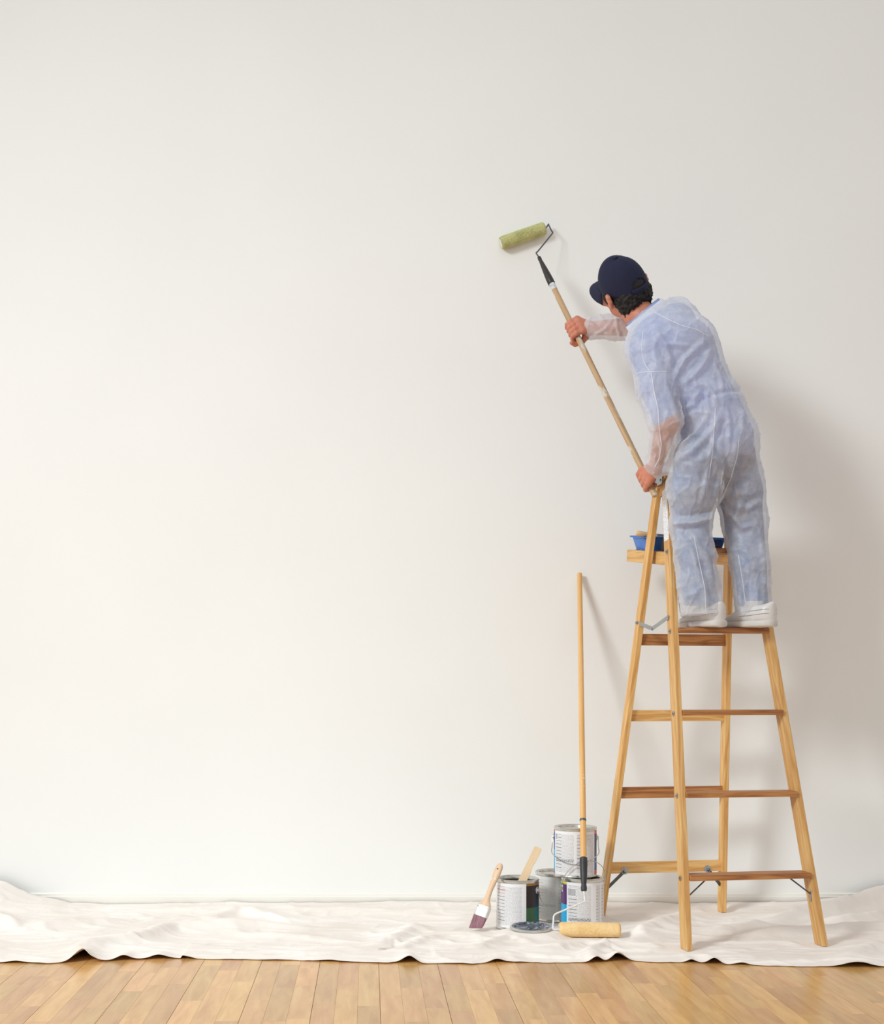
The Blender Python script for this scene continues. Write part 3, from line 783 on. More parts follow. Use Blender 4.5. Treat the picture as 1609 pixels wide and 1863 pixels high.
# ------------------------------------------------------------------ blue roller tray and scraper on the shelf
def tray_build():
    c = shelf_pt(0.244, 0.675, 0.0255)
    root = empty('roller_tray', c, 'blue plastic roller tray lying on the ladder shelf behind the painter', 'paint tray')
    sl = math.atan2(0.05, 0.37)
    ax = LU; ay = (LV * math.cos(sl) + Vector((0, 0, math.sin(sl)))).normalized(); az = ax.cross(ay)
    mm = Matrix((ax, ay, az)).transposed().to_4x4(); mm.translation = c
    bm = bmesh.new()
    hw, hl, H, t = 0.178, 0.105, 0.058, 0.0035
    # outer & inner shells, flared, with a lip
    def ring(sx, sy, z, zr=None):
        vs = []
        nseg = 5
        for qx, qy, a0 in ((1, 1, 0), (-1, 1, 90), (-1, -1, 180), (1, -1, 270)):
            for k in range(nseg + 1):
                a = math.radians(a0 + 90 * k / nseg); r = 0.02
                vs.append(bm.verts.new((qx * (sx - r) + r * math.cos(a), qy * (sy - r) + r * math.sin(a), z)))
        return vs
    rings = [ring(hw - 0.025, hl - 0.02, 0.0), ring(hw - 0.008, hl - 0.005, H), ring(hw, hl, H), ring(hw, hl, H - 0.006), ]
    rin = [ring(hw - 0.025 - t, hl - 0.02 - t, t), ring(hw - 0.008 - t, hl - 0.005 - t, H + 0.001)]
    def bridge(a, b2):
        n = len(a)
        for i in range(n): bm.faces.new((a[i], a[(i + 1) % n], b2[(i + 1) % n], b2[i]))
    bridge(rings[0], rings[1]); bridge(rings[1], rings[2]); bridge(rings[2], rings[3])
    bridge(rin[0], rin[1]); bridge(rin[1], rings[2])
    bm.faces.new(list(reversed(rings[0]))); bm.faces.new(rin[0])
    bmesh.ops.recalc_face_normals(bm, faces=bm.faces)
    body = from_bm('tray_body', bm, M['bluetray'], root, matrix=mm); autosmooth(body, 0.5)
    # grey printed band on the near end and a darker wrapper panel on the long front side
    def side_panel(x0, x1, mat, name, lift=0.0012):
        v = []
        for x in (x0, x1):
            for z in (0.006, H - 0.010):
                s = z / H; y = -(lerp(hl - 0.02, hl - 0.005, s) + lift); v.append(Vector((x, y, z)))
        v += [p + Vector((0, lift * 0.8, 0)) for p in v]
        F = [(0, 2, 3, 1), (4, 5, 7, 6), (0, 1, 5, 4), (2, 6, 7, 3), (0, 4, 6, 2), (1, 3, 7, 5)]
        o = new_mesh_obj(name, v, F, mat); o.matrix_basis = mm; attach(o, body); return o
    side_panel(-0.110, -0.083, M['grey'], 'print_band')
    side_panel(0.075, 0.152, M['bluetape'], 'print_panel')
    side_panel(0.112, 0.134, M['orange_print'], 'print_mark', 0.002).scale = (1, 1, 1)
    return root, mm
tray, TM = tray_build()
# small orange mark is low: shrink it to a strip
for o in tray.children_recursive:
    if o.name.startswith('print_mark'):
        for v in o.data.vertices: v.co.z = 0.028 + (v.co.z - 0.03) * 0.10
def scraper():
    p0 = TM @ Vector((-0.212, -0.072, 0.072)); 
    root = empty('putty_knife', p0, 'putty knife with grey blade and wooden handle across the blue tray', 'putty knife')
    d = (LU * 1.0 + LV * 0.10 + Vector((0, 0, -0.12))).normalized()
    e = p0 + d * 0.095
    m_, L = frame_from(p0, e, (0, 0, 1))
    prof = [(0, 0), (0.007, 0.001), (0.0105, 0.006), (0.0115, 0.02), (0.010, 0.05), (0.009, 0.08), (0.008, 0.092), (0, 0.095)]
    lathe('handle', prof, M['palewood'], root, m_, 16)
    bm = bmesh.new()
    pts = [(-0.008, 0.060), (0.008, 0.060), (0.012, 0.10), (0.016, 0.165), (-0.024, 0.165), (-0.022, 0.05), (-0.010, 0.038)]
    vs = [bm.verts.new((y, -0.010, z)) for y, z in pts]; fce = bm.faces.new(vs)
    r = bmesh.ops.extrude_face_region(bm, geom=[fce])
    for v in r['geom']:
        if isinstance(v, bmesh.types.BMVert): v.co.y += 0.0016
    bmesh.ops.recalc_face_normals(bm, faces=bm.faces)
    from_bm('blade', bm, M['steel'], root, matrix=m_)
scraper()

# ------------------------------------------------------------------ paint cans
CR, CH = 0.0835, 0.195
def arc_panel(name, r, z0, z1, a0, a1, mat, parent, base, n=24):
    """thin curved paper panel, angle measured from the camera-facing direction (-Y), + to the right"""
    v, f, uvs = [], [], []
    for i in range(n + 1):
        t = i / n; a = a0 + (a1 - a0) * t - math.pi / 2 - R_(9)
        for z, vv in ((z0, 0), (z1, 1)):
            v.append(Vector((r * math.cos(a), r * math.sin(a), z))); uvs.append((t, vv))
    for i in range(n): f.append((2 * i, 2 * i + 2, 2 * i + 3, 2 * i + 1))
    me = bpy.data.meshes.new(name); me.from_pydata(v, [], f); me.update()
    ul = me.uv_layers.new(name='UVMap')
    for p in me.polygons:
        for li, vi in zip(p.loop_indices, p.vertices): ul.data[li].uv = uvs[vi]
        p.use_smooth = True
    me.materials.append(mat)
    o = bpy.data.objects.new(name, me); COL.objects.link(o); o.location = base
    attach(o, parent); return o
R_ = math.radians
def colour(name, rgb, rough=0.35): 
    if name not in M: M[name] = plain(name, srgb(*rgb), rough)
    return M[name]
def paint_can(base, label, panels, open_=False, handle='front', eyaw=0.0, ears=True, paint_col=None):
    root = empty('paint_can', base, label, 'paint can', 'paint cans in the pile')
    eyaw = eyaw - 9
    T = Matrix.Translation(base)
    out = [(0.0, 0.004), (CR - 0.008, 0.004), (CR - 0.006, 0.0), (CR + 0.0005, 0.0), (CR + 0.0012, 0.003), (CR, 0.006), (CR - 0.0008, 0.008),
           (CR - 0.0008, CH - 0.012), (CR, CH - 0.010), (CR + 0.0012, CH - 0.006), (CR + 0.0005, CH - 0.001), (CR - 0.002, CH), (CR - 0.005, CH - 0.002), (CR - 0.007, CH - 0.007)]
    if open_:
        prof = out + [(CR - 0.0125, CH - 0.008), (CR - 0.014, CH - 0.004), (CR - 0.0155, CH - 0.006), (CR - 0.0155, CH - 0.014), (CR - 0.004, CH - 0.02), (CR - 0.004, 0.12)]
        lathe('can_body', prof, M['tin'], root, T, 64)
        lathe('wet_paint', [(0, 0.135), (CR - 0.0045, 0.135)], paint_col or M['black'], root, T, 48)
    else:
        lathe('can_body', out, M['tin'], root, T, 64)
        lid = [(CR - 0.007, CH - 0.0072), (CR - 0.0085, CH - 0.003), (CR - 0.011, CH - 0.0005), (CR - 0.0145, CH - 0.003), (CR - 0.016, CH - 0.009), (CR - 0.030, CH - 0.0085), (CR - 0.033, CH - 0.007), (0, CH - 0.0065)]
        lathe('lid', lid, M['tin'], root, T, 64)
    for (a0, a1, z0, z1, mt) in panels:
        arc_panel('label_panel', CR + 0.0002, z0, z1, R_(a0), R_(a1), mt, root, base, max(4, int(abs(a1 - a0) / 4)))
    if ears:
        es = []
        for s in (-1, 1):
            a = R_(eyaw) + s * math.pi / 2 - math.pi / 2
            n = Vector((math.cos(a), math.sin(a), 0)); p = base + n * (CR - 0.0005) + Vector((0, 0, CH - 0.043))
            m_, L = frame_from(p, p + n * 0.01, (0, 0, 1))
            e = lathe('ear', [(0.0145, 0), (0.0145, 0.0014), (0.011, 0.003), (0.007, 0.0035), (0.006, 0.007), (0.0035, 0.0085), (0, 0.0088)], M['chrome'], root, m_, 20)
            es.append(p + n * 0.007)
        n = (es[1] - es[0]).normalized(); c = (es[0] + es[1]) / 2; rad = (es[1] - es[0]).length / 2
        pts = []
        for k in range(33):
            t = math.pi * k / 32
            if handle == 'up':
                fwd = Vector((math.sin(R_(eyaw)), -math.cos(R_(eyaw)), 0))
                dirv = fwd * math.cos(R_(62)) + Vector((0, 0, math.sin(R_(62))))
                pts.append(c - n * math.cos(t) * (rad + 0.002) + dirv * (0.128 * math.sin(t) ** 0.8))
            else:
                sg = 1 if handle == 'front' else -1
                ph = math.pi / 2 - t            # angle from front
                slack = 0.012 * math.exp(-((abs(ph) - 1.15) / 0.22) ** 2)
                rad2 = CR + 0.0045 + slack + (rad - CR - 0.0045) * max(0, (abs(ph) - 1.25) / 0.32)
                aa = R_(eyaw) - math.pi / 2 + (ph if sg > 0 else math.pi - ph)
                drop = 0.098 * max(0, math.cos(ph)) ** 0.55
                pts.append(Vector((c.x + rad2 * math.cos(aa), c.y + rad2 * math.sin(aa), c.z - drop)))
        tube('wire_handle', pts, 0.0016, M['chrome'], root, 6)
    return root
lb_left = label_mat('label_left_can', [(0.05, 0.16), (0.24, 0.9)], 3, (0.30, 0.35), red_line=(0.22, 0.52, 0.835, 0.86))
lb_right = label_mat('label_right_can', [(0.04, 0.5), (0.62, 0.72), (0.78, 0.95)], 11, (0.13, 0.2), barcode=(0.03, 0.20, 0.70, 0.86), stain=(0.98, 0.30, srgb(206, 200, 188), 0.55))
lb_top = label_mat('label_top_can', [(0.04, 0.5), (0.56, 0.95)], 17, (0.30, 0.36), barcode=(0.03, 0.11, 0.80, 0.93))
lb_back = label_mat('label_back_can', [(0.12, 0.5), (0.55, 0.95)], 23, (0.30, 0.36), barcode=(0.03, 0.10, 0.74, 0.92), stain=(0.45, 0.6, srgb(196, 194, 186), 0.6))
CZ = 0.004
def at_s(px, s): d = FPX / s; return Vector(((px - PX0) / FPX * d, d, CZ))
pL = at_s(942, 464); pR = at_s(1060, 461.5); pB = at_s(1012, 448)
pT = Vector(((1047 - PX0) / FPX * 5.235, 5.235, CZ + CH + 0.0002))
for p in (pL, pR, pB): FLAT.append((p.x, p.y, 0.088))
z0, z1 = 0.010, CH - 0.014
paint_can(pL, 'open paint can with black and green side, wooden stir stick standing in it', [
    (-95, 26, z0, z1, lb_left), (26, 92, z0, 0.088, colour('can_green', (48, 92, 56))), (26, 92, 0.088, z1 - 0.008, colour('can_black', (30, 22, 24))),
    (60, 70, z0, 0.088, colour('can_teal', (24, 100, 108))), (26, 92, z1 - 0.008, z1, colour('can_ochre', (150, 104, 46))), (92, 160, z0, z1, lb_left)], True, 'back', eyaw=-22,
    paint_col=colour('wet_grey_paint', (52, 52, 56), 0.15))
paint_can(pR, 'paint can with purple and cyan label edge, under the stacked can', [
    (-46, 92, z0, z1, lb_right), (-96, -46, z0, 0.092, colour('can_cyan', (10, 168, 222))), (-96, -46, 0.092, z1 - 0.008, colour('can_purple', (84, 40, 104))), (-96, -46, z1 - 0.012, z1, colour('can_lime', (206, 212, 80)))],
    False, 'up', eyaw=22)
paint_can(pB, 'dull grey-labelled paint can standing behind the other cans', [(-80, 80, z0, z1, lb_back)], False, 'front', ears=False)
paint_can(pT, 'paint can stacked on top of the others, blue and red label edges', [
    (-70, 63, z0, z1, lb_top), (-92, -70, 0.018, 0.105, colour('can_cyan', (10, 168, 222))), (-92, -70, 0.105, z1 - 0.008, colour('can_indigo', (70, 72, 150))), (-92, -70, z1 - 0.008, z1, colour('can_red', (214, 62, 66))), (-92, -70, z0, 0.018, M['can_red']),
    (63, 100, 0.026, 0.075, colour('can_blue', (26, 90, 156))), (63, 100, 0.075, z1 - 0.012, colour('can_navy', (48, 44, 92))), (63, 100, z1 - 0.012, z1, M['can_red']), (63, 100, z0, 0.026, M['can_red'])],
    False, 'front', eyaw=0)

# stir stick leaning in the open can
p1 = W(980, 1542, 5.20); p0 = pL + Vector((-0.012, -0.050, 0.137))
m_, L = frame_from(p0, p1, Vector((1, 0, 0.3)))
bm = bmesh.new()
pts = [(-0.0155, 0), (0.0155, 0), (0.0155, L * 0.50), (0.0120, L * 0.62), (0.0125, L * 0.66), (0.0150, L * 0.74), (0.0150, L - 0.004), (0.012, L), (-0.012, L), (-0.0155, L - 0.004)]
vs = [bm.verts.new((x_, -0.002, z_)) for x_, z_ in pts]; fce = bm.faces.new(vs)
r = bmesh.ops.extrude_face_region(bm, geom=[fce])
for v in r['geom']:
    if isinstance(v, bmesh.types.BMVert): v.co.y += 0.004
bmesh.ops.recalc_face_normals(bm, faces=bm.faces)
o = from_bm('stir_stick', bm, M['palewood'], None, matrix=m_)
tag(o, 'flat pale wooden stir stick sticking out of the open paint can', 'stir stick')

# paint-smeared lid on the cloth
def smear_mat():
    m, nt, b = mat_new('dried_paint_smear'); b.inputs['Roughness'].default_value = 0.35
    tc = N(nt, 'ShaderNodeTexCoord'); n = N(nt, 'ShaderNodeTexNoise'); n.inputs['Scale'].default_value = 26; n.inputs['Detail'].default_value = 6; n.inputs['Distortion'].default_value = 2.2
    nt.links.new(tc.outputs['Object'], n.inputs['Vector'])
    r = ramp(nt, [(0.38, srgb(58, 64, 76)), (0.52, srgb(96, 102, 114)), (0.66, srgb(196, 200, 206))]); nt.links.new(n.outputs['Fac'], r.inputs['Fac'])
    nt.links.new(r.outputs['Color'], b.inputs['Base Color'])
    bp = N(nt, 'ShaderNodeBump'); bp.inputs['Strength'].default_value = 0.5; bp.inputs['Distance'].default_value = 0.004
    nt.links.new(n.outputs['Fac'], bp.inputs['Height']); nt.links.new(bp.outputs['Normal'], b.inputs['Normal'])
    return m
M['smear'] = smear_mat()
lp = W(965.5, 1689, 4.99); MOUND = [(lp.x, lp.y, 0.05, lp.z - 0.008)]
lroot = empty('can_lid', lp + Vector((0, 0, -0.003)), 'loose paint can lid smeared with grey paint, lying on the drop cloth', 'lid')
lm = Matrix.Translation(lp + Vector((0, 0, -0.003))) @ Matrix.Rotation(R_(2.5), 4, 'X')
lathe('lid_rim', [(0.058, 0.004), (0.060, 0.010), (0.066, 0.0125), (0.074, 0.012), (0.078, 0.008), (0.0775, 0.003), (0.070, 0.0), (0.058, 0.0)], M['tin'], lroot, lm, 48)
lathe('paint_smear', [(0, 0.0065), (0.035, 0.0068), (0.0585, 0.0060), (0.0600, 0.0102), (0.0655, 0.0128), (0.071, 0.0126)], M['smear'], lroot, lm, 48)

# paint brush leaning against the open can
def brush():
    tip = W(865, 1688, 5.08); tip.z = 0.010
    top = W(911, 1571, 5.135)
    root = empty('paint_brush', tip, 'angled paint brush with plum bristles leaning on the open can', 'paint brush')
    m_, L = frame_from(tip, top, Vector((0.9, -0.35, 0.3)))
    def loft(name, secs, mat, n=20, sup=2.6):
        v, f = [], []
        for (z, hx, hy, x0) in secs:
            for k in range(n):
                a = 2 * math.pi * k / n; ca, sa = math.cos(a), math.sin(a)
                v.append(Vector((x0 + hx * math.copysign(abs(ca) ** (2 / sup), ca), hy * math.copysign(abs(sa) ** (2 / sup), sa), z)))
        for i in range(len(secs) - 1):
            for k in range(n): f.append((i * n + k, i * n + (k + 1) % n, (i + 1) * n + (k + 1) % n, (i + 1) * n + k))
        f.append(tuple(range(n - 1, -1, -1))); f.append(tuple((len(secs) - 1) * n + k for k in range(n)))
        o = new_mesh_obj(name, v, f, mat); o.matrix_basis = m_; attach(o, root); return autosmooth(o, 0.8)
    br = loft('bristles', [(0.0, 0.0255, 0.004, -0.002), (0.02, 0.0265, 0.007, -0.001), (0.058, 0.0275, 0.009, 0)], M['bristle'], 24, 5)
    # angled cut of the bristle end
    for v in br.data.vertices:
        if v.co.z < 0.045: v.co.z += (v.co.x + 0.026) * 0.32 * (1 - v.co.z / 0.045)
    fe = loft('ferrule', [(0.056, 0.0285, 0.0105, 0), (0.058, 0.029, 0.011, 0), (0.096, 0.0285, 0.011, 0), (0.100, 0.027, 0.010, 0)], M['ferrule'], 24, 5)
    for sx in (-0.02, 0.0, 0.02):
        q = m_ @ Vector((sx, -0.0108, 0.091)); nn = m_.to_3x3() @ Vector((0, -1, 0))
        mm_, _ = frame_from(q, q + nn * 0.002, m_.to_3x3() @ Vector((0, 0, 1)))
        lathe('nail', [(0, 0), (0.0022, 0), (0.0016, 0.0012), (0, 0.0014)], M['darksteel'], fe, mm_, 8)
    h = loft('handle', [(0.098, 0.026, 0.0095, 0), (0.106, 0.0255, 0.0095, 0), (0.114, 0.020, 0.0088, 0.001), (0.124, 0.0125, 0.008, 0.001), (0.14, 0.0105, 0.008, 0.0), (0.17, 0.0105, 0.0085, -0.001),
                    (0.20, 0.0125, 0.009, 0), (0.225, 0.0145, 0.009, 0.001), (L - 0.02, 0.0150, 0.008, 0.001), (L - 0.008, 0.0125, 0.007, 0.001), (L, 0.006, 0.005, 0.001)], M['brushwood'], 20, 2.3)
    q = m_ @ Vector((0.0, -0.0083, L - 0.024)); nn = m_.to_3x3() @ Vector((0, -1, 0))
    mm_, _ = frame_from(q, q + nn * 0.002, m_.to_3x3() @ Vector((0, 0, 1)))
    lathe('hang_hole', [(0, 0.0006), (0.0032, 0.0006), (0.0036, 0.0)], M['blackbrown'], h, mm_, 12)
    FLAT.append((tip.x, tip.y, 0.03))
    return root
brush()

# ------------------------------------------------------------------ roller frames
def roller_sleeve(name, c0, c1, rad, mat, parent, nap_amp, seed):
    m_, L = frame_from(c0, c1, (0, 0, 1))
    n, k = 40, 60
    v, f = [], []
    prof = []
    for i in range(k + 1):
        z = L * i / k; e = min(z, L - z)
        r = rad - 0.006 * max(0, 1 - e / 0.010) ** 2
        prof.append((r, z))
    prof = [(0.019, -0.001 + 0.003)] + prof + [(0.019, L - 0.002)]
    ang = np.arange(n) * 2 * math.pi / n
    for (r, z) in prof:
        rr_ = r + nap_amp * rng.uniform(-1, 1, n) * (1 if r > 0.02 else 0)
        for a, q in zip(ang, rr_): v.append((q * math.cos(a), q * math.sin(a), z))
    m2 = len(prof)
    for i in range(m2 - 1):
        for j in range(n): f.append((i * n + j, i * n + (j + 1) % n, (i + 1) * n + (j + 1) % n, (i + 1) * n + j))
    o = new_mesh_obj(name, v, f, mat, None, True); o.matrix_basis = m_; attach(o, parent)
    for zz, s in ((0.002, -1), (L - 0.002, 1)):
        q = m_ @ Vector((0, 0, zz)); dirv = m_.to_3x3() @ Vector((0, 0, s))
        mm_, _ = frame_from(q, q + dirv, (0, 0, 1))
        cap_ = lathe('end_cap', [(0.0195, -0.001), (0.0195, 0.0012), (0.016, 0.002), (0.008, 0.0), (0.0, 0.0)], M['sticker'], o, mm_, 20)
    return o
# leaning pole with yellow roller
top = W(1055, 1043, WALL_Y - 0.018); gtop = W(1062, 1560, 5.085); 
pdir = (gtop - top).normalized()
gend = gtop + pdir * 0.135
ra, rb = WF(1017, 1691, 0.0315), WF(1129, 1692, 0.0315)
yroot = empty('paint_roller', (ra + rb) / 2 - Vector((0, 0, 0.028)), 'clean yellow paint roller on a long wooden pole leaning against the wall', 'paint roller')
tube('extension_pole', [top, top + pdir * 0.003] + [top.lerp(gtop, t) for t in np.linspace(0.01, 1, 12)] , [0.0095, 0.0125] + [0.0125] * 12, M['pole'], yroot, 16)
# replace the pole by a local-frame bar so the grain follows it
bpy.data.objects.remove([c for c in yroot.children if c.name.startswith('extension_pole')][0])
def round_pole(name, a, b_, r0, r1, mat, parent):
    m_, L = frame_from(a, b_, (1, 0, 0))
    return lathe(name, [(0, 0), (r0 * 0.75, 0.0), (r0, 0.003)] + [(lerp(r0, r1, t), lerp(0.004, L, t)) for t in np.linspace(0, 1, 8)] + [(0, L)], mat, parent, m_, 20)
round_pole('extension_pole', top, gtop + pdir * 0.02, 0.0105, 0.0122, M['pole'], yroot)
bnd = top.lerp(gtop, 0.88)
m_, L = frame_from(bnd - pdir * 0.004, bnd + pdir * 0.006, (1, 0, 0))
lathe('ring_band', [(0.0118, 0), (0.0130, 0.002), (0.0130, 0.008), (0.0118, 0.010)], M['darksteel'], yroot, m_, 20)
m_, L = frame_from(gtop, gend, (1, 0, 0))
grip = lathe('grip', [(0, 0), (0.012, 0), (0.0148, 0.003), (0.0150, 0.03), (0.0135, 0.07), (0.0112, 0.095), (0.0098, 0.110), (0.0118, 0.122), (0.0112, 0.133), (0.006, 0.136), (0, 0.136)], M['black'], yroot, m_, 24)
k1 = W(1065, 1640, gend.y - 0.012); k2 = W(1008, 1664, 5.00); k3 = W(1006, 1692, 4.985)
k2.z = CAMH - (1664 - PY0) / FPX * k2.y
axd = (rb - ra).normalized()
wire = [gend - pdir * 0.02, gend, k1 + (gend - k1) * 0.15, k1, k1 + (k2 - k1) * 0.08, k2 + (k1 - k2) * 0.06, k2 + Vector((0.002, 0, -0.002)), k2 + (k3 - k2) * 0.12, k3 + (k2 - k3) * 0.25, ra - axd * 0.022, ra - axd * 0.004, ra + axd * 0.02]
tube('wire_frame', wire, 0.0034, M['whitewire'], yroot, 10)
sl = roller_sleeve('roller_sleeve', ra, rb, 0.0278, M['yellownap'], yroot, 0.0006, 1)
for t in np.linspace(0, 1, 4):
    q = ra.lerp(rb, t); FLAT.append((q.x, q.y, 0.035))
FLAT.append((k3.x, k3.y, 0.03))

M['paintdot'] = plain('dried_paint_dot', srgb(232, 230, 226), 0.6)
for py_, sz in ((1421, 0.0036), (1427, 0.0042), (1434, 0.0034), (1441, 0.0030)):
    t_ = (py_ - 1043) / (1560 - 1043); q = top.lerp(gtop, t_); q = q + Vector((0.003 * (1 if int(py_) % 2 else -1), -0.0112, 0))
    mm_, _ = frame_from(q, q + Vector((0, -0.002, 0)), (1, 0, 0.3))
    lathe('paint_dot', [(sz, -0.001), (sz * 0.8, 0.0008), (0, 0.0012)], M['paintdot'], yroot, mm_, 10)
# painter's pole and green roller
PB = W(1193, 903, 5.08); PT = W(1004, 516, 5.50)
qd = (PT - PB).normalized()
GT = W(981, 468, 5.555)
groot = empty('paint_roller', PB, 'paint roller with green-coated sleeve on a worn pole held by the painter', 'paint roller')
round_pole('extension_pole', PB, PT + qd * 0.01, 0.0122, 0.0118, M['pole_used'], groot)
m_, L = frame_from(PT, PT - qd * 0.055, (1, 0, 0))
M['paintsplash'] = plain('dried_white_paint', srgb(206, 207, 210), 0.6, noise=0.25, nscale=70)
lathe('paint_crust', [(0.0121, 0), (0.0128, 0.002), (0.0127, 0.03), (0.0122, 0.034)], M['paintsplash'], groot, m_, 18)
m_, L = frame_from(PT - qd * 0.004, GT, (1, 0, 0))
lathe('grip', [(0, 0), (0.0125, 0), (0.0150, 0.003), (0.0148, L * 0.2), (0.0120, L * 0.5), (0.0085, L * 0.8), (0.0070, L * 0.88), (0.0082, L * 0.92), (0.0072, L), (0, L)], M['blackbrown'], groot, m_, 24)
g0, g1 = W(911, 443, WALL_Y - 0.031), W(992, 415, WALL_Y - 0.031)
e1 = W(976, 461, 5.575); e2 = W(1006, 424, 5.64); e3 = W(998, 408, WALL_Y - 0.031)
gx = (g1 - g0).normalized()
wire = [GT - (GT - PT).normalized() * 0.02, GT, e1 + (GT - e1) * 0.25, e1 + Vector((0, 0, 0.003)), e1 + (e2 - e1) * 0.12, e2 + (e1 - e2) * 0.10, e2 + Vector((0, 0, 0.003)), e2 + (e3 - e2) * 0.25, e3 + (e2 - e3) * 0.12, e3, g1 + gx * 0.004, g1 - gx * 0.02]
tube('wire_frame', smooth_path(wire, 3), 0.0030, M['darksteel'], groot, 8)
roller_sleeve('roller_sleeve', g0, g1, 0.0275, M['greennap'], groot, 0.0009, 2)

# ------------------------------------------------------------------ drop cloth (after the footprints are known)
cv, cf = build_cloth()
cloth = fast_mesh('drop_cloth', cv, cf, M['canvas'])
cloth.data.materials.append(M['canvas_back'])
so = cloth.modifiers.new('thickness', 'SOLIDIFY'); so.thickness = 0.0014; so.offset = 1.0
so.material_offset = 0
tag(cloth, 'rumpled off-white canvas drop cloth spread along the wall over the parquet', 'drop cloth')

# ------------------------------------------------------------------ the painter
class Field:
    def __init__(self, lo, hi, h):
        self.lo = np.array(lo, float); self.h = h
        self.n = np.ceil((np.array(hi) - self.lo) / h).astype(int) + 1
        self.F = np.full(self.n, 1.0, dtype=np.float32)
    def sub(self, lo, hi):
        a = np.maximum(0, np.floor((np.array(lo) - self.lo) / self.h).astype(int))
        b = np.minimum(self.n, np.ceil((np.array(hi) - self.lo) / self.h).astype(int) + 1)
        sl = tuple(slice(int(i), int(j)) for i, j in zip(a, b))
        ax = [self.lo[i] + self.h * np.arange(a[i], b[i]) for i in range(3)]
        return sl, ax[0][:, None, None], ax[1][None, :, None], ax[2][None, None, :]
    def cone(self, a, b, ra, rb, k=0.02, fdir=None, fs=1.0, op='add'):
        """tapered capsule; fdir/fs: squash the section along fdir by factor fs"""
        a = np.array(a, float); b = np.array(b, float)
        m = max(ra, rb) + k + 0.02
        lo = np.minimum(a, b) - m; hi = np.maximum(a, b) + m
        sl, X, Y, Z = self.sub(lo, hi)
        if 0 in self.F[sl].shape: return
        d = b - a
        if fdir is not None:
            f = np.array(fdir, float); f /= np.linalg.norm(f)
            g = (1 / fs - 1)
            px, py, pz = X - a[0], Y - a[1], Z - a[2]
            q = px * f[0] + py * f[1] + pz * f[2]
            px, py, pz = px + g * q * f[0], py + g * q * f[1], pz + g * q * f[2]
            d = d + g * d.dot(f) * f
        else:
            px, py, pz = X - a[0], Y - a[1], Z - a[2]
        L2 = max(d.dot(d), 1e-9)
        t = np.clip((px * d[0] + py * d[1] + pz * d[2]) / L2, 0, 1)
        D = np.sqrt((px - t * d[0]) ** 2 + (py - t * d[1]) ** 2 + (pz - t * d[2]) ** 2) - (ra + (rb - ra) * t)
        if fdir is not None: D = D * min(1.0, (1 + fs) / 2)
        S = self.F[sl]
        if op == 'add':
            hh = np.maximum(k - np.abs(S - D), 0) / k
            self.F[sl] = np.minimum(S, D) - hh * hh * k * 0.25
        else:
            self.F[sl] = np.maximum(S, -D)
    def ball(self, c, r, k=0.02, fdir=None, fs=1.0, op='add'): self.cone(c, np.array(c) + 1e-5, r, r, k, fdir, fs, op)
    def chain(self, pts, rads, k=0.01, fdir=None, fs=1.0):
        for i in range(len(pts) - 1): self.cone(pts[i], pts[i + 1], rads[i], rads[i + 1], k, fdir, fs)
    def cut(self, point, normal):
        """remove the side the normal points to"""
        sl, X, Y, Z = self.sub(self.lo, self.lo + self.n * self.h)
        D = (X - point[0]) * normal[0] + (Y - point[1]) * normal[1] + (Z - point[2]) * normal[2]
        self.F = np.maximum(self.F, D.astype(np.float32))
    def mesh(self):
        F = self.F; S = F < 0
        nx, ny, nz = F.shape
        c = np.zeros((nx - 1, ny - 1, nz - 1), dtype=np.int8)
        for i in (0, 1):
            for j in (0, 1):
                for k in (0, 1): c += S[i:nx - 1 + i, j:ny - 1 + j, k:nz - 1 + k]
        act = np.argwhere((c > 0) & (c < 8))
        idx = np.full(c.shape, -1, dtype=np.int64); idx[tuple(act.T)] = np.arange(len(act))
        acc = np.zeros((len(act), 3)); cnt = np.zeros(len(act))
        I, J, K = act.T
        corners = [(0, 0, 0), (1, 0, 0), (0, 1, 0), (1, 1, 0), (0, 0, 1), (1, 0, 1), (0, 1, 1), (1, 1, 1)]
        val = [F[I + a, J + b, K + d] for a, b, d in corners]
        for p in range(8):
            for q in range(p + 1, 8):
                if sum(abs(np.array(corners[p]) - np.array(corners[q]))) != 1: continue
                m = (val[p] < 0) != (val[q] < 0)
                t = np.where(m, val[p] / np.where(m, val[p] - val[q], 1), 0)
                P = np.array(corners[p])[None] + t[:, None] * (np.array(corners[q]) - np.array(corners[p]))[None]
                acc += P * m[:, None]; cnt += m
        V = (acc / cnt[:, None] + act) * self.h + self.lo
        faces = []
        for ax in range(3):
            A_ = [slice(None)] * 3; B_ = [slice(None)] * 3
            A_[ax] = slice(0, -1); B_[ax] = slice(1, None)
            s0, s1 = S[tuple(A_)], S[tuple(B_)]
            e = np.argwhere(s0 != s1)
            o1, o2 = [a for a in range(3) if a != ax]
            e = e[(e[:, o1] > 0) & (e[:, o2] > 0) & (e[:, o1] < c.shape[o1]) & (e[:, o2] < c.shape[o2])]
            def cell(d1, d2):
                q = e.copy(); q[:, o1] -= d1; q[:, o2] -= d2
                return idx[tuple(q.T)]
            quad = np.stack([cell(1, 1), cell(0, 1), cell(0, 0), cell(1, 0)], -1)
            flip = ~s0[tuple(e.T)]
            if ax == 1: flip = ~flip
            quad[flip] = quad[flip][:, ::-1]
            faces.append(quad)
        Fc = np.concatenate(faces)
        Fc = Fc[(Fc >= 0).all(1)]
        return V, Fc
def vnormals(V, Fc):
    n = np.cross(V[Fc[:, 2]] - V[Fc[:, 0]], V[Fc[:, 3]] - V[Fc[:, 1]])
    N_ = np.zeros_like(V)
    for k in range(4): np.add.at(N_, Fc[:, k], n)
    return N_ / np.maximum(np.linalg.norm(N_, axis=1, keepdims=True), 1e-12)
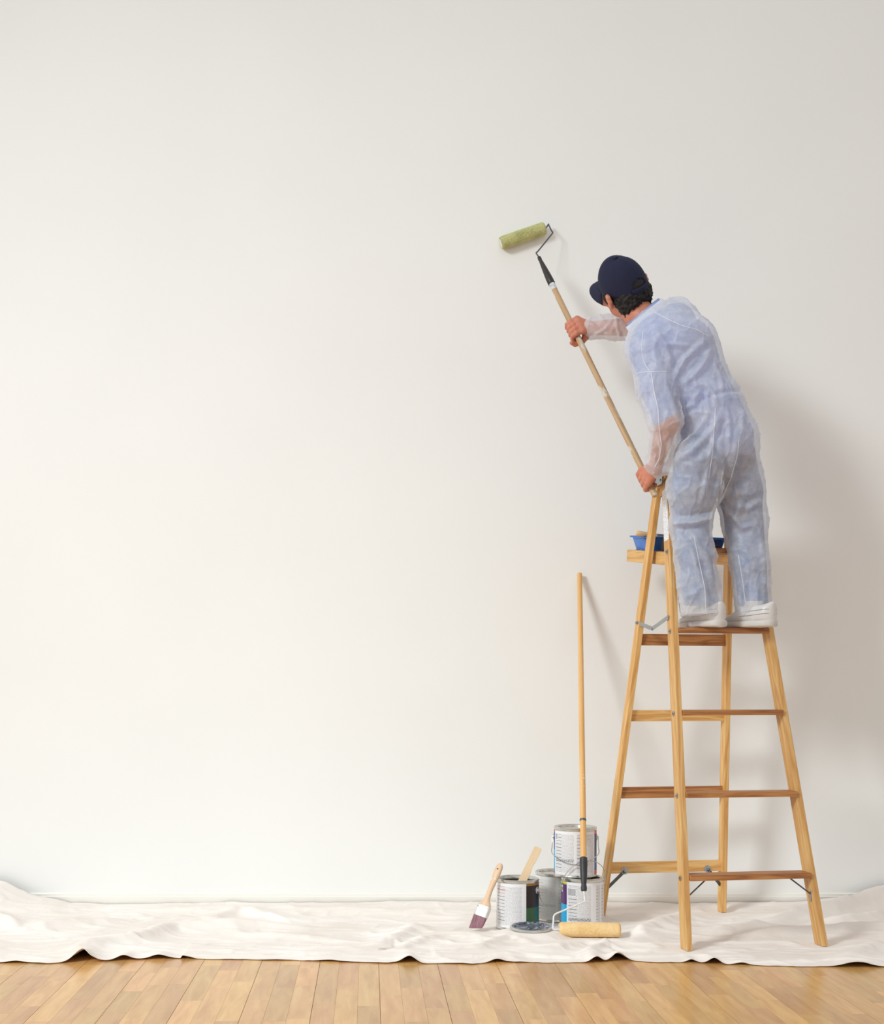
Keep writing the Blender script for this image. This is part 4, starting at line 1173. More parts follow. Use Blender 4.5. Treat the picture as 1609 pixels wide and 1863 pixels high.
def relax(V, Fc, it=2, lam=0.5):
    for _ in range(it):
        A_ = np.zeros_like(V); c = np.zeros(len(V))
        for k in range(4):
            a, b = Fc[:, k], Fc[:, (k + 1) % 4]
            np.add.at(A_, a, V[b]); np.add.at(c, a, 1); np.add.at(A_, b, V[a]); np.add.at(c, b, 1)
        V = V + lam * (A_ / np.maximum(c, 1)[:, None] - V)
    return V
def w3(px, py, d): return np.array(W(px, py, d))
def rp(r, d=5.05): return r * d / FPX     # radius in metres of r pixels at depth d

person = empty('person', W(1325, 1143, 5.05), 'person in white see-through coveralls and navy cap standing on the ladder, painting', 'person')
person.location = (W(1325, 1143, 5.05).x, 5.05, STEPS[3])
STZ = STEPS[3]
# joints (pixel, pixel, depth)
J = dict(
    hipL=w3(1278, 838, 4.985), kneeL=w3(1259, 958, 5.055), ankL=w3(1294, 1106, 5.035),
    hipR=w3(1338, 832, 5.055), kneeR=w3(1357, 968, 5.105), ankR=w3(1372, 1102, 5.05),
    pelvis=w3(1307, 795, 5.015), waist=w3(1284, 733, 5.01), chest=w3(1227, 645, 5.05),
    shL=w3(1184, 640, 5.00), elL=w3(1214, 770, 4.925), wrL=w3(1192, 853, 5.035),
    shR=w3(1234, 590, 5.14), elR=w3(1166, 594, 5.31), wrR=w3(1076, 597, 5.385),
    neck=w3(1176, 586, 5.085), head=w3(1134, 525, 5.12))
def line_point(px):
    """point on the pole whose image is at column px"""
    lo, hi = 0.0, 1.0
    for _ in range(40):
        m = (lo + hi) / 2; q = PB.lerp(PT, m)
        if PX0 + q.x / q.y * FPX > px: lo = m
        else: hi = m
    return np.array(PB.lerp(PT, (lo + hi) / 2))
gripR = line_point(1045.5); gripL = line_point(1178.5)
poleA = np.array((PT - PB).normalized())
# head frame
hF = np.array([-0.50, 0.80, 0.30]); hF /= np.linalg.norm(hF)
hR = np.array([0.72, 0.36, 0.56]); hR -= hR.dot(hF) * hF; hR /= np.linalg.norm(hR)
hU = np.cross(hR, hF)
HC = J['head']
def hp(r, f, u): return HC + hR * r + hF * f + hU * u

def grip_hand(fld, G, wrist, thumb_sign, mirror):
    """a fist closed round the pole at G: back of the hand to the wrist side and the camera"""
    wdir = wrist - G; wdir -= wdir.dot(poleA) * poleA; wdir /= np.linalg.norm(wdir)
    cdir = np.array([0, -1.0, 0.0]); cdir -= cdir.dot(poleA) * poleA; cdir -= cdir.dot(wdir) * wdir; cdir /= np.linalg.norm(cdir)
    def pt(ang, r, s):      # ang 0 = wrist side, 90 = camera side, 180 = away from wrist
        a = math.radians(ang); return G + (wdir * math.cos(a) + cdir * math.sin(a)) * r + poleA * s
    kn = []
    for i, (s, sc) in enumerate(((0.0315, 1.0), (0.0105, 1.04), (-0.0105, 0.98), (-0.0300, 0.86))):
        s = s * -thumb_sign * -1
        r0 = 0.0095 * (0.9 + 0.1 * sc)
        P = [pt(38, 0.034, s * 1.05), pt(88, 0.0255 * sc, s * 1.05), pt(140, 0.0235, s), pt(195, 0.0220, s), pt(238, 0.0215, s), pt(275, 0.0212, s * 0.98)]
        fld.chain(P, [r0 * 1.12, r0 * 1.08, r0 * 1.02, r0 * 0.98, r0 * 0.92, r0 * 0.82], 0.0035)
        kn.append(P[0])
    base = wrist
    # palm / back of the hand
    mid = (kn[1] + kn[2]) / 2
    for q, r in ((kn[0], 0.0125), (kn[1], 0.0135), (kn[2], 0.0130), (kn[3], 0.0115)):
        fld.cone(base + (q - mid) * 0.35, q, 0.019, r, 0.010)
    # heel of the hand against the pole
    fld.cone(pt(0, 0.031, 0.016), pt(0, 0.031, -0.018), 0.0165, 0.0165, 0.010)
    # thumb leaves the side of the palm and closes round the pole
    ts = thumb_sign
    P = [base + (pt(0, 0.03, 0.03 * ts) - base) * 0.45, pt(330, 0.036, 0.040 * ts), pt(285, 0.0285, 0.050 * ts), pt(225, 0.0265, 0.050 * ts), pt(185, 0.032, 0.048 * ts)]
    fld.chain(P, [0.0150, 0.0135, 0.0115, 0.0105, 0.0088], 0.006)
    fld.cone(P[0], base, 0.015, 0.019, 0.01)
    return kn

def build_body():
    lo = np.array([0.72, 4.82, STZ - 0.01]); hi = np.array([1.62, 5.50, CAMH + (PY0 - 455) / FPX * 5.15 + 0.02])
    f = Field(lo, hi, 0.0036)
    # torso (inside the clothes)
    f.cone(J['pelvis'], J['waist'], 0.080, 0.080, 0.05, (0, 1, 0), 0.9)
    f.cone(J['waist'], J['chest'], 0.085, 0.108, 0.05, (0, 1, 0), 0.9)
    f.cone(J['shL'], J['shR'], 0.052, 0.052, 0.05)
    for s in 'LR':
        f.cone(J['hip' + s], J['knee' + s], 0.050, 0.045, 0.02)
        f.cone(J['knee' + s], J['ank' + s], 0.045, 0.029, 0.02)
        an = J['ank' + s]; ff = FOOT[s]
        f.cone(an + np.array([0, 0, -0.03]), np.array([an[0] + ff[0] * 0.05, an[1] + ff[1] * 0.05, STZ + 0.034]), 0.026, 0.014, 0.02)
        f.cone(J['sh' + s], J['el' + s], 0.052, 0.040, 0.03)
        f.cone(J['el' + s], J['wr' + s], 0.042, 0.026, 0.02)
    # neck and head
    f.cone(J['neck'] - np.array([-0.03, 0, 0.045]), hp(0, -0.012, -0.05), 0.062, 0.056, 0.03)
    f.cone(hp(0, 0.006, 0.026), hp(0, -0.020, 0.022), 0.072, 0.073, 0.02)
    f.cone(hp(0, 0.026, -0.006), hp(0, 0.036, -0.062), 0.064, 0.048, 0.03)
    f.cone(hp(0, 0.062, -0.090), hp(0, 0.050, -0.085), 0.024, 0.030, 0.03)     # chin
    f.cone(hp(-0.03, 0.072, 0.006), hp(0.03, 0.072, 0.006), 0.016, 0.016, 0.02)  # brow
    f.cone(hp(0, 0.096, 0.002), hp(0, 0.116, -0.034), 0.009, 0.013, 0.012)      # nose
    f.cone(hp(-0.016, 0.094, -0.062), hp(0.016, 0.094, -0.062), 0.0075, 0.0075, 0.008)  # lips
    f.cone(hp(-0.016, 0.093, -0.071), hp(0.016, 0.093, -0.071), 0.0075, 0.0075, 0.008)
    for s in (-1, 1):
        f.ball(hp(s * 0.031, 0.088, -0.006), 0.012, 0.006)
        f.ball(hp(s * 0.048, 0.066, -0.030), 0.022, 0.02)
        e0 = hp(s * 0.081, -0.004, -0.004); 
        f.chain([e0, hp(s * 0.090, -0.014, 0.012), hp(s * 0.096, -0.026, 0.010), hp(s * 0.096, -0.030, -0.008), hp(s * 0.090, -0.020, -0.030), hp(s * 0.082, -0.008, -0.038)],
                [0.009, 0.0075, 0.007, 0.007, 0.0075, 0.0085], 0.006)
        f.cone(hp(s * 0.080, -0.006, 0.0), hp(s * 0.085, -0.014, -0.020), 0.010, 0.010, 0.008)
    # hands
    grip_hand(f, gripR, J['wrR'], -1, False)
    grip_hand(f, gripL, J['wrL'], 1, True)
    V, Fc = f.mesh(); V = relax(V, Fc, 1, 0.4)
    return fast_mesh('body', V, Fc, M['skin'], person)
FOOT = {'L': np.array([-0.36, 0.933, 0]), 'R': np.array([-0.52, 0.854, 0])}
body = build_body()
body['label'] = 'skin of neck, ears and hands'

def torso_fields(f, g, sleeve=True, legs=True):
    """coverall volume; g = outward growth in pixels"""
    f.cone(w3(1308, 800, 5.02), w3(1292, 752, 5.01), rp(70 + g), rp(62 + g), 0.04, (0, 1, 0), 0.95)
    f.cone(w3(1284, 733, 5.01), w3(1232, 645, 5.05), rp(58 + g), rp(77 + g), 0.04, (0, 1, 0), 0.92)
    f.cone(w3(1228, 640, 5.05), w3(1207, 618, 5.06), rp(74 + g), rp(62 + g), 0.04, (0, 1, 0), 0.92)
    f.cone(w3(1184, 633, 5.01), w3(1230, 588, 5.13), rp(42 + g), rp(45 + g), 0.05)
def legs_fields(f, g, hem_flare=True):
    f.cone(w3(1273, 835, 4.985), w3(1264, 890, 5.01), rp(52 + g), rp(46 + g), 0.035)
    f.cone(w3(1264, 890, 5.01), w3(1257, 952, 5.05), rp(45 + g), rp(37 + g), 0.03)
    f.cone(w3(1257, 952, 5.05), w3(1264, 1010, 5.035), rp(37 + g), rp(36 + g), 0.02)
    f.cone(w3(1264, 1010, 5.035), w3(1270, 1060, 5.03), rp(36 + g), rp(36 + g), 0.02)
    f.cone(w3(1270, 1060, 5.03), w3(1279, 1118, 5.03), rp(36 + g), rp(39 + g), 0.02)
    f.cone(w3(1335, 830, 5.06), w3(1346, 890, 5.08), rp(46 + g), rp(44 + g), 0.035)
    f.cone(w3(1346, 890, 5.08), w3(1356, 955, 5.105), rp(44 + g), rp(40 + g), 0.03)
    f.cone(w3(1356, 955, 5.105), w3(1366, 1030, 5.08), rp(39 + g), rp(34 + g), 0.02)
    f.cone(w3(1366, 1030, 5.08), w3(1371, 1108, 5.07), rp(34 + g), rp(32 + g), 0.02)
def arms_fields(f, g, part='all'):
    f.cone(w3(1183, 640, 5.00), w3(1196, 705, 4.965), rp(40 + g), rp(36 + g), 0.03)
    f.cone(w3(1196, 705, 4.965), w3(1211, 765, 4.925), rp(36 + g), rp(29 + g), 0.02)
    if part == 'all':
        f.cone(w3(1211, 765, 4.925), w3(1208, 800, 4.96), rp(28 + g), rp(25 + g), 0.02)
        f.cone(w3(1208, 800, 4.96), w3(1200, 842, 5.02), rp(25 + g), rp(24 + g), 0.02)
        f.cone(w3(1199, 842, 5.02), w3(1195, 852, 5.035), rp(23 + g), rp(16 + g), 0.015)
    f.cone(w3(1222, 592, 5.16), w3(1166, 594, 5.31), rp(38 + g), rp(29 + g), 0.03)
    if part == 'all':
        f.cone(w3(1166, 594, 5.31), w3(1120, 594, 5.35), rp(28 + g, 5.3), rp(24 + g, 5.35), 0.02)
        f.cone(w3(1120, 594, 5.35), w3(1080, 596, 5.385), rp(24 + g, 5.35), rp(21 + g, 5.38), 0.02)

LO_ = np.array([0.80, 4.72, STZ + 0.02]); HI_ = np.array([1.72, 5.50, 2.56])
# folds of the loose coverall: (pixel polyline on the surface facing the camera, height m, width m)
CF = [
    ([(1222, 952), (1262, 950), (1288, 940), (1304, 926)], 0.016, 0.012),
    ([(1226, 962), (1262, 1000), (1280, 1060), (1290, 1120)], 0.006, 0.010),
    ([(1255, 965), (1285, 1010), (1300, 1060)], 0.006, 0.009),
    ([(1290, 845), (1280, 900), (1276, 915)], 0.007, 0.008),
    ([(1318, 842), (1304, 890), (1300, 915)], 0.007, 0.010),
    ([(1340, 800), (1330, 850), (1312, 905), (1303, 930)], 0.012, 0.014),
    ([(1352, 905), (1340, 940), (1352, 960)], 0.007, 0.010),
    ([(1320, 925), (1352, 960), (1372, 955)], 0.008, 0.011),
    ([(1336, 915), (1360, 925), (1388, 910)], 0.007, 0.010),
    ([(1340, 1005), (1352, 1050), (1356, 1105)], 0.006, 0.009),
    ([(1385, 965), (1392, 1040), (1390, 1100)], 0.005, 0.010),
    ([(1230, 838), (1262, 822), (1300, 780), (1315, 750)], 0.011, 0.012),
    ([(1230, 815), (1262, 795), (1285, 760)], 0.008, 0.011),
    ([(1290, 835), (1300, 790), (1302, 745)], 0.007, 0.008),
    ([(1325, 830), (1328, 780), (1322, 735)], 0.006, 0.008),
    ([(1350, 790), (1350, 750), (1338, 722)], 0.006, 0.009),
    ([(1240, 745), (1262, 735), (1272, 715), (1262, 690)], 0.011, 0.010),
    ([(1245, 700), (1275, 670), (1292, 640)], 0.010, 0.012),
    ([(1228, 688), (1245, 655), (1285, 618)], 0.009, 0.010),
    ([(1222, 670), (1212, 630), (1190, 600)], 0.010, 0.010),
    ([(1205, 625), (1250, 630), (1262, 640)], 0.006, 0.008),
    ([(1310, 735), (1290, 705), (1270, 690)], 0.006, 0.008),
    ([(1318, 730), (1312, 690), (1300, 660)], 0.005, 0.008),
    ([(1185, 690), (1195, 730), (1200, 770)], 0.005, 0.008),
    ([(1210, 690), (1226, 740), (1236, 772)], 0.005, 0.009),
    ([(1200, 790), (1204, 820), (1198, 850)], 0.006, 0.006),
    ([(1186, 808), (1196, 826), (1192, 840)], 0.006, 0.006),
    ([(1222, 800), (1216, 830), (1205, 850)], 0.005, 0.007),
    ([(1080, 612), (1105, 596), (1118, 580)], 0.005, 0.006),
    ([(1122, 572), (1124, 595), (1130, 615)], 0.006, 0.006),
    ([(1072, 586), (1090, 600), (1112, 612)], 0.004, 0.006),
]
def bvh_of(V, Fc): return BVHTree.FromPolygons([tuple(v) for v in V], [tuple(int(i) for i in q) for q in Fc])
CAMV = Vector((0, 0, CAMH))
def cast(bvh, px, py):
    d = (W(px, py, 1.0) - CAMV).normalized()
    r = bvh.ray_cast(CAMV, d)
    return (r[0], r[1]) if r[0] is not None else (None, None)
def dense(poly, step=6.0):
    out = []
    for (a, b), (c, d) in zip(poly[:-1], poly[1:]):
        n = max(1, int(math.hypot(c - a, d - b) / step))
        for i in range(n): out.append((a + (c - a) * i / n, b + (d - b) * i / n))
    out.append(poly[-1]); return out
def build_coverall():
    f = Field(LO_, HI_, 0.0045)
    torso_fields(f, 0); legs_fields(f, 0); arms_fields(f, 0)
    # open trouser hems and cuffs: the volume just ends there
    f.cut((0, 0, STZ + 0.045), (0, 0, -1))
    V, Fc = f.mesh(); V = relax(V, Fc, 2, 0.5)
    # gathers at the elasticated waist
    Nn = vnormals(V, Fc)
    bvh = bvh_of(V, Fc)
    disp = np.zeros(len(V))
    for poly, h, wd in CF:
        pts = []
        for q in dense(poly):
            hit, nn = cast(bvh, *q)
            if hit is not None: pts.append(np.array(hit))
        if len(pts) < 2: continue
        pts = np.array(pts); lo = pts.min(0) - 0.05; hi = pts.max(0) + 0.05
        sel = np.where(((V > lo) & (V < hi)).all(1))[0]
        if not len(sel): continue
        best = np.full(len(sel), 9.0); tt = np.zeros(len(sel)); P = V[sel]; nseg = len(pts) - 1
        for i in range(nseg):
            ab = pts[i + 1] - pts[i]; L2 = max(ab.dot(ab), 1e-9)
            t = np.clip(((P - pts[i]) @ ab) / L2, 0, 1)
            dd = np.linalg.norm(P - pts[i] - t[:, None] * ab, axis=1)
            m = dd < best; best = np.where(m, dd, best); tt = np.where(m, (i + t) / nseg, tt)
        tp = np.clip(np.minimum(tt, 1 - tt) * 4 + 0.15, 0, 1)
        disp[sel] += 1.45 * h * tp * (np.exp(-(best / wd) ** 2) - 0.30 * np.exp(-((best - 1.9 * wd) / (1.0 * wd)) ** 2))
    X, Y, Z = V.T
    wz = Z + 0.02 * vnoise(X * 9, Y * 9, Z * 9, 61)
    r1 = 1 - np.abs(vnoise(X * 14 + 3 * wz, Y * 14, wz * 6.5, 62))
    r2 = 1 - np.abs(vnoise(X * 30 - 8 * wz, Y * 30, wz * 17, 63))
    disp += 0.0070 * (np.clip(r1 - 0.5, 0, 1) * 2) ** 2.2 + 0.0036 * (np.clip(r2 - 0.5, 0, 1) * 2) ** 2.0 - 0.0025
    V = V + Nn * disp[:, None]
    # waist elastic: pull in along a plane
    wp = w3(1284, 735, 5.01); wn = np.array([-0.30, 0.05, 0.95]); wn /= np.linalg.norm(wn)
    dist = (V - wp) @ wn
    near = np.linalg.norm(V - wp, axis=1) < 0.19
    ang = np.arctan2(V[:, 1] - wp[1], V[:, 0] - wp[0])
    rel = V - wp - dist[:, None] * wn
    gather = np.exp(-np.abs(dist) / 0.035) * 0.0035 * np.sin(ang * 34 + 6 * vnoise(X * 8, Y * 8, Z * 0, 70)) * near
    pull = np.exp(-(dist / 0.010) ** 2) * 0.0085 * near
    rl_ = np.linalg.norm(rel, axis=1, keepdims=True)
    V = V + rel / np.maximum(rl_, 1e-6) * (gather - pull)[:, None]
    return V, Fc
cvV, cvF = build_coverall()
coverall = fast_mesh('coverall', cvV, cvF, M['coverall'], person)
coverall['label'] = 'white see-through disposable coverall'
# seams and elastic as welted strips lying on the fabric
sb = bvh_of(cvV, cvF)
SEAMS = [
    ([(1154, 684), (1162, 678), (1180, 676), (1200, 676), (1216, 676)], 0.0016),
    ([(1186, 680), (1190, 710), (1198, 745), (1200, 780), (1204, 810), (1200, 835), (1192, 850)], 0.0018),
    ([(1170, 602), (1168, 640), (1172, 660), (1182, 674)], 0.0014),
    ([(1192, 568), (1210, 578), (1240, 592), (1270, 600), (1288, 612)], 0.0014),
    ([(1238, 751), (1262, 749), (1290, 742), (1310, 735), (1330, 722), (1341, 712)], 0.0028),
    ([(1302, 742), (1300, 780), (1296, 830), (1290, 870)], 0.0012),
    ([(1345, 800), (1342, 830), (1330, 870), (1312, 910)], 0.0012),
    ([(1263, 975), (1272, 1020), (1283, 1070), (1285, 1112)], 0.0012),
    ([(1344, 1010), (1352, 1060), (1358, 1105)], 0.0012),
]
for poly, r in SEAMS:
    pts = []
    for q in dense(poly, 5):
        hit, nn = cast(sb, *q)
        if hit is not None and (not pts or (hit - pts[-1]).length < 0.05): pts.append(hit - (hit - CAMV).normalized() * 0.0006)
    if len(pts) > 3:
        P = [pts[0]] + [(pts[i - 1] + pts[i] * 2 + pts[i + 1]) / 4 for i in range(1, len(pts) - 1)] + [pts[-1]]
        tube('seam', P, r, M['seam'], coverall, 6)

# shirt under the coverall
def build_shirt():
    f = Field(LO_, HI_, 0.0065)
    torso_fields(f, -9); arms_fields(f, -8, 'upper')
    f.cone(w3(1300, 770, 5.01), w3(1270, 705, 5.02), rp(50), rp(48), 0.03, (0, 1, 0), 0.92)
    f.cone(w3(1303, 800, 5.02), w3(1305, 838, 5.02), rp(58), rp(58), 0.03, (0, 1, 0), 0.9)
    tail = w3(1300, 836, 5.0); f.cut(tail, (0.10, 0, -1))
    # sleeve ends above the elbow
    V, Fc = f.mesh(); V = relax(V, Fc, 2)
    X, Y, Z = V.T; Nn = vnormals(V, Fc)
    V = V + Nn * (0.004 * (1 - np.abs(vnoise(X * 16, Y * 16, Z * 9, 81))) - 0.002)[:, None]
    return fast_mesh('shirt', V, Fc, M['shirt'], person)
build_shirt()['label'] = 'light blue shirt under the coverall'
def build_jeans():
    f = Field(LO_, HI_, 0.0065)
    legs_fields(f, -7)
    f.cone(w3(1306, 792, 5.02), w3(1308, 812, 5.02), rp(50), rp(50), 0.03, (0, 1, 0), 0.9)
    f.cut((0, 0, CAMH + (PY0 - 1101) / FPX * 5.03), (0, 0, -1))
    V, Fc = f.mesh(); V = relax(V, Fc, 2)
    X, Y, Z = V.T; Nn = vnormals(V, Fc)
    V = V + Nn * (0.006 * (1 - np.abs(vnoise(X * 15, Y * 15, Z * 12, 82))) - 0.003)[:, None]
    return fast_mesh('jeans', V, Fc, M['jeans'], person)
build_jeans()['label'] = 'blue jeans under the coverall'

# collars: a stand-up band of coverall fabric and the blue shirt collar inside it
nb = w3(1174, 572, 5.09)
nup = np.array([-0.62, -0.10, 0.76]); nup /= np.linalg.norm(nup)
e1_ = np.cross(nup, [0, 0, 1.0]); e1_ /= np.linalg.norm(e1_); e2_ = np.cross(nup, e1_)
def neck_ring(r, off, fwd=0.0, n=28):
    return [nb + nup * off + (e1_ * math.cos(2 * math.pi * k / n) + e2_ * math.sin(2 * math.pi * k / n)) * r + hF * fwd for k in range(n)]
def collar(name, mat, path_in, h, thick, parent, flare):
    n = len(path_in)
    v, f = [], []
    P = [np.array(p) for p in path_in]
    c = sum(P) / n
    up = nup
    for p in P:
        o = p - c; o -= o.dot(up) * up; o /= np.linalg.norm(o)
        for (k, dr) in ((0, 0), (0.5, flare * 0.5 - 0.002), (1, flare - 0.004), (1, flare - 0.004 + thick), (0.5, flare * 0.5 + thick), (0, thick * 2.5)):
            v.append(p + up * (k * h) + o * dr)
    for i in range(n):
        j = (i + 1) % n
        for k in range(6): f.append((i * 6 + k, j * 6 + k, j * 6 + (k + 1) % 6, i * 6 + (k + 1) % 6))
    o = new_mesh_obj(name, v, f, mat, parent, True)
    return o
collar('shirt_collar', M['shirt'], neck_ring(0.072, -0.030), 0.046, 0.004, person, 0.004)
co = collar('collar', M['seam'], neck_ring(0.082, -0.046), 0.054, 0.003, coverall, 0.004)

# ------------------------------------------------------------------ hair and cap
def build_hair():
    lo = HC - 0.16; hi = HC + 0.16
    f = Field(lo, hi, 0.003)
    f.cone(hp(0, 0.000, 0.020), hp(0, -0.026, 0.016), 0.076, 0.079, 0.02)
    f.cone(hp(-0.024, -0.050, -0.030), hp(0.024, -0.050, -0.030), 0.052, 0.052, 0.02)
    f.cone(hp(-0.030, -0.052, -0.078), hp(0.030, -0.052, -0.078), 0.032, 0.032, 0.02)
    f.cone(hp(-0.074, 0.012, 0.012), hp(-0.074, 0.012, -0.014), 0.016, 0.011, 0.01)
    f.cone(hp(0.074, 0.012, 0.012), hp(0.074, 0.012, -0.014), 0.016, 0.011, 0.01)
    # hairline: nothing in front of the ears line or over the face
    q = hp(0, 0.030, 0.02); f.cut(q, hF)
    f.cut(hp(0, 0, 0.062), hU)
    V, Fc = f.mesh(); V = relax(V, Fc, 1)
    Nn = vnormals(V, Fc); X, Y, Z = V.T
    d = 0.0050 * (1 - 2 * np.abs(vnoise(X * 75, Y * 75, Z * 75, 91))) + 0.003 * vnoise(X * 150, Y * 150, Z * 150, 92)
    low = np.clip(-((V - HC) @ hU) / 0.03 + 0.5, 0, 1)
    V = V + Nn * (d * low)[:, None]
    return fast_mesh('hair', V, Fc, M['hair'], person)
build_hair()['label'] = 'short dark wavy hair'
def build_cap():
    croot_v, croot_f = [], []
    n, m = 72, 26
    RX, RFf, RB, RUp = 0.0840, 0.098, 0.101, 0.098
    base = hp(0, -0.006, 0.022)
    def P(az, el, g=0.0):
        # az 0 = front, el 0 = brim
        cf, sf = math.cos(az), math.sin(az)
        fr = RFf if cf > 0 else RB
        ce, se = math.cos(el), math.sin(el)
        rr = ce ** 0.86
        # structured front panels stand a little taller
        bump = 0.012 * max(0, cf) * math.sin(min(el * 1.6, math.pi))
        drop = 0.026 * (1 - cf) / 2 * (1 - se)      # cap sits lower at the back
        seam = 0.0012 * min(abs(math.sin(az * 3 + 0.0)) * 6, 1)
        return base + hR * (sf * (RX + g + seam) * rr) + hF * (cf * (fr + g + seam) * rr) + hU * (se * (RUp + g + seam) + bump - drop)
    v, f = [], []
    for i in range(n):
        az = 2 * math.pi * i / n
        for j in range(m + 1):
            v.append(P(az, (math.pi / 2) * (j / m) * 0.985))
    for i in range(n):
        az = 2 * math.pi * (i + 0.5) / n
        back = abs(az - math.pi)
        for j in range(m):
            el = (j + 0.5) / m * math.pi / 2
            # half-moon opening at the back, above the strap
            if (back / 0.42) ** 2 + (max(0, el) / 0.40) ** 2 < 1: continue
            f.append((i * (m + 1) + j, ((i + 1) % n) * (m + 1) + j, ((i + 1) % n) * (m + 1) + j + 1, i * (m + 1) + j + 1))
    f.append([i * (m + 1) + m for i in range(n)])
    o = new_mesh_obj('cap', v, f, M['cap'], person, True)
    s = o.modifiers.new('cloth', 'SOLIDIFY'); s.thickness = 0.003; s.offset = 0
    o['label'] = 'navy blue baseball cap'
    # strap across the opening
    pts = []
    sv, sf_ = [], []
    for k in range(13):
        az = math.pi + (k / 12 - 0.5) * 0.95
        for el, g in ((-0.02, 0.001), (0.16, 0.001), (0.16, 0.0035), (-0.02, 0.0035)):
            sv.append(P(az, el if el > 0 else 0.0, g) - hU * (0.002 if el < 0 else 0))
    for k in range(12):
        for q in range(4): sf_.append((k * 4 + q, (k + 1) * 4 + q, (k + 1) * 4 + (q + 1) % 4, k * 4 + (q + 1) % 4))
    new_mesh_obj('strap', sv, sf_, M['cap'], o, True)
    # button
    bt = P(0, math.pi / 2, 0.0)
    mm_, _ = frame_from(Vector(bt) - Vector(hU) * 0.003, Vector(bt) + Vector(hU) * 0.004, Vector(hF))
    lathe('button', [(0, 0.008), (0.004, 0.0075), (0.007, 0.005), (0.0075, 0.0)], M['cap'], o, mm_, 16)
    # panel seams
    for k in range(6):
        az = math.pi / 6 + k * math.pi / 3 if False else k * math.pi / 3
        if abs(az - math.pi) < 0.1: els = np.linspace(0.42, 1.5, 12)
        else: els = np.linspace(0.03, 1.5, 14)
        tube('panel_seam', [P(az, e, 0.0012) for e in els], 0.0009, M['cap'], o, 5)
    # bill: curved, two-sided
    bv, bf = [], []
    na, nr = 25, 9
    for i in range(na):
        a = (i / (na - 1) - 0.5) * 2 * 1.18
        inner = P(a, 0.02, 0.001)
        reach = 0.074 * (math.cos(a / 1.18 * math.pi / 2) ** 0.55)
        for j in range(nr):
            t = j / (nr - 1)
            side = (i / (na - 1) - 0.5) * 2
            q = inner + hF * (reach * t) + hR * (math.sin(a) * 0.010 * t) - hU * (0.030 * side ** 2 * t + 0.016 * t * t - 0.003 * t)
            bv.append(q)
    for i in range(na - 1):
        for j in range(nr - 1): bf.append((i * nr + j, (i + 1) * nr + j, (i + 1) * nr + j + 1, i * nr + j + 1))
    b = new_mesh_obj('bill', bv, bf, M['cap'], o, True)
    s = b.modifiers.new('board', 'SOLIDIFY'); s.thickness = 0.004; s.offset = 0
    return o
build_cap()

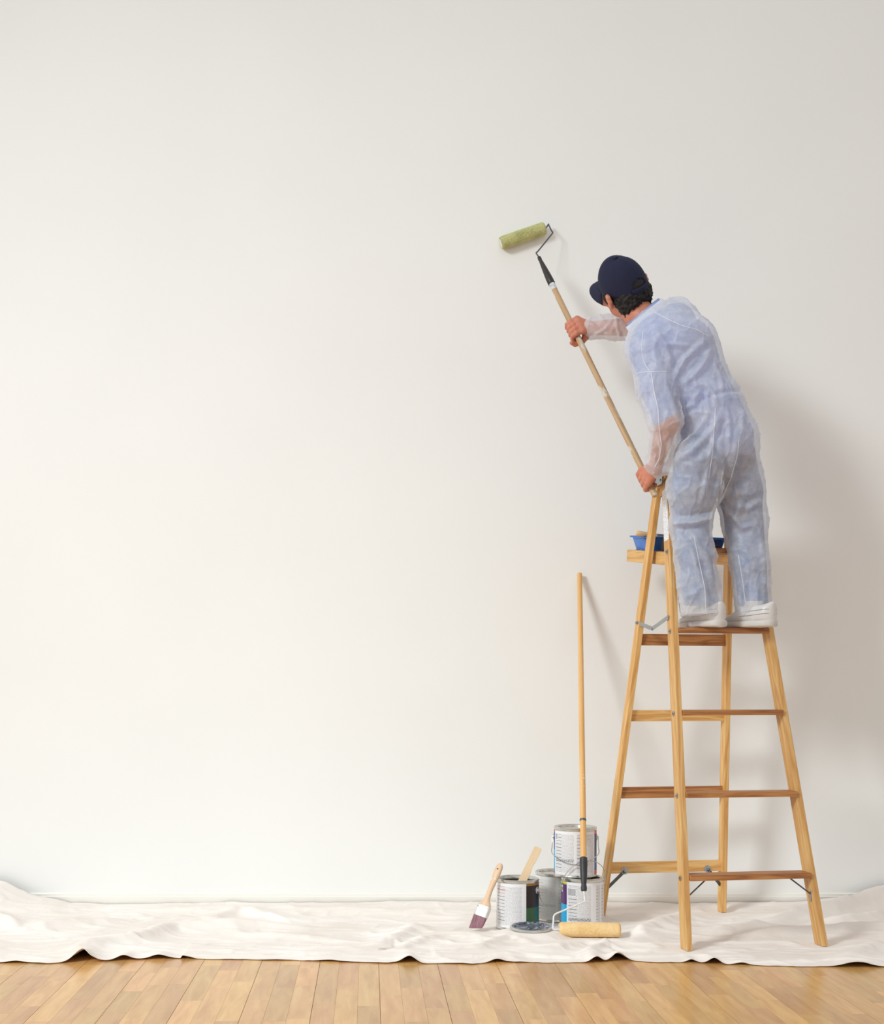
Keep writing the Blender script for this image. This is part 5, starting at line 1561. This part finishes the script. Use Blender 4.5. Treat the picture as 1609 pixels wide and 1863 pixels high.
# ------------------------------------------------------------------ shoes
def shoe(side, c):
    ff = Vector(FOOT[side]); rt = ff.cross(Vector((0, 0, 1)))
    mm = Matrix((rt, ff, Vector((0, 0, 1)))).transposed().to_4x4(); mm.translation = Vector((c[0], c[1], STZ + 0.0005))
    L, HW = 0.288, 0.050
    def outline(t):     # t 0 heel .. 1 toe -> (half width, y, centre x shift)
        y = (t - 0.42) * L
        wv = HW * (0.80 + 0.22 * math.sin(t * math.pi * 0.9 - 0.35)) * (1 - max(0, (t - 0.78) / 0.22) ** 2.4 * 0.92) * (1 - max(0, (0.10 - t) / 0.10) ** 2 * 0.55)
        return max(wv, 0.006), y, 0.004 * math.sin(t * 3) * (1 if side == 'L' else -1)
    def loft(name, secs, mat, parent, sup=2.5):
        v, f = [], []; n = 24
        for (y, x0, hw, zb, zt) in secs:
            for k in range(n):
                a = 2 * math.pi * k / n; ca, sa = math.cos(a), math.sin(a)
                v.append((x0 + hw * math.copysign(abs(ca) ** (2 / sup), ca), y, (zb + zt) / 2 + (zt - zb) / 2 * math.copysign(abs(sa) ** (2 / sup), sa)))
        for i in range(len(secs) - 1):
            for k in range(n): f.append((i * n + k, i * n + (k + 1) % n, (i + 1) * n + (k + 1) % n, (i + 1) * n + k))
        f.append(tuple(range(n - 1, -1, -1))); f.append(tuple((len(secs) - 1) * n + k for k in range(n)))
        o = new_mesh_obj(name, v, f, mat, None); o.matrix_basis = mm; attach(o, parent)
        bm = bmesh.new(); bm.from_mesh(o.data); bmesh.ops.recalc_face_normals(bm, faces=bm.faces); bm.to_mesh(o.data); bm.free()
        return autosmooth(o, 0.9)
    ts = np.concatenate([np.linspace(0, 0.1, 5), np.linspace(0.14, 0.8, 14), np.linspace(0.84, 1, 7)])
    def top(t):
        if t < 0.36: return 0.098 - 0.012 * math.sin(t / 0.36 * math.pi)
        return 0.098 - 0.060 * min(1, (t - 0.36) / 0.45) ** 0.9 - 0.010 * max(0, (t - 0.85) / 0.15) ** 2
    up = loft('shoe', [(outline(t)[1] * 0.985, outline(t)[2], outline(t)[0] * 0.95, 0.014, top(t) * (1 if t > 0.015 else 0.93)) for t in ts], M['shoe'], person, 2.6)
    so_ = loft('sole', [(outline(t)[1], outline(t)[2], outline(t)[0] * 1.04, 0.0, 0.026 + 0.006 * max(0, t - 0.8) * 5) for t in ts], M['sole'], up, 5)
    up['label'] = 'white leather sneaker'
    # laces
    for k in range(4):
        t = 0.50 + k * 0.075; hw, y, x0 = outline(t)
        z = top(t) + 0.001
        pts = [mm @ Vector((x0 + sx * hw * 0.42, y + 0.006 * sx, z - 0.004 * abs(sx) ** 2)) for sx in np.linspace(-1, 1, 7)]
        tube('lace', pts, 0.0025, M['sole'], up, 6)
    # stitched panel lines round the heel and a collar pad
    for zz, t0, t1 in ((0.050, 0.02, 0.45), (0.066, 0.02, 0.40)):
        for s in (-1, 1):
            pts = []
            for t in np.linspace(t0, t1, 14):
                hw, y, x0 = outline(t)
                e = (zz - 0.055) / 0.045
                pts.append(mm @ Vector((x0 + s * hw * 0.95 * (1 - abs(e) ** 2.6) ** (1 / 2.6) * 1.005, y * 0.985, zz - 0.02 * (t - t0))))
            tube('stitching', pts, 0.0009, M['grey'], up, 5)
    return up
cl = W(1281, 1143, 5.06); cr = W(1367, 1143, 5.055)
shoe('L', (cl.x, 5.075)); shoe('R', (cr.x, 5.070))

for s_ in 'LR':
    an = J['ank' + s_]
    m_, L = frame_from(Vector((an[0], an[1] - 0.0, STZ + 0.055)), Vector((an[0], an[1], STZ + 0.115)), (1, 0, 0))
    lathe('sock', [(0.038, 0), (0.039, 0.02), (0.040, 0.035), (0.040, 0.046)], M['sole'], person, m_, 24)['label'] = 'white sock'
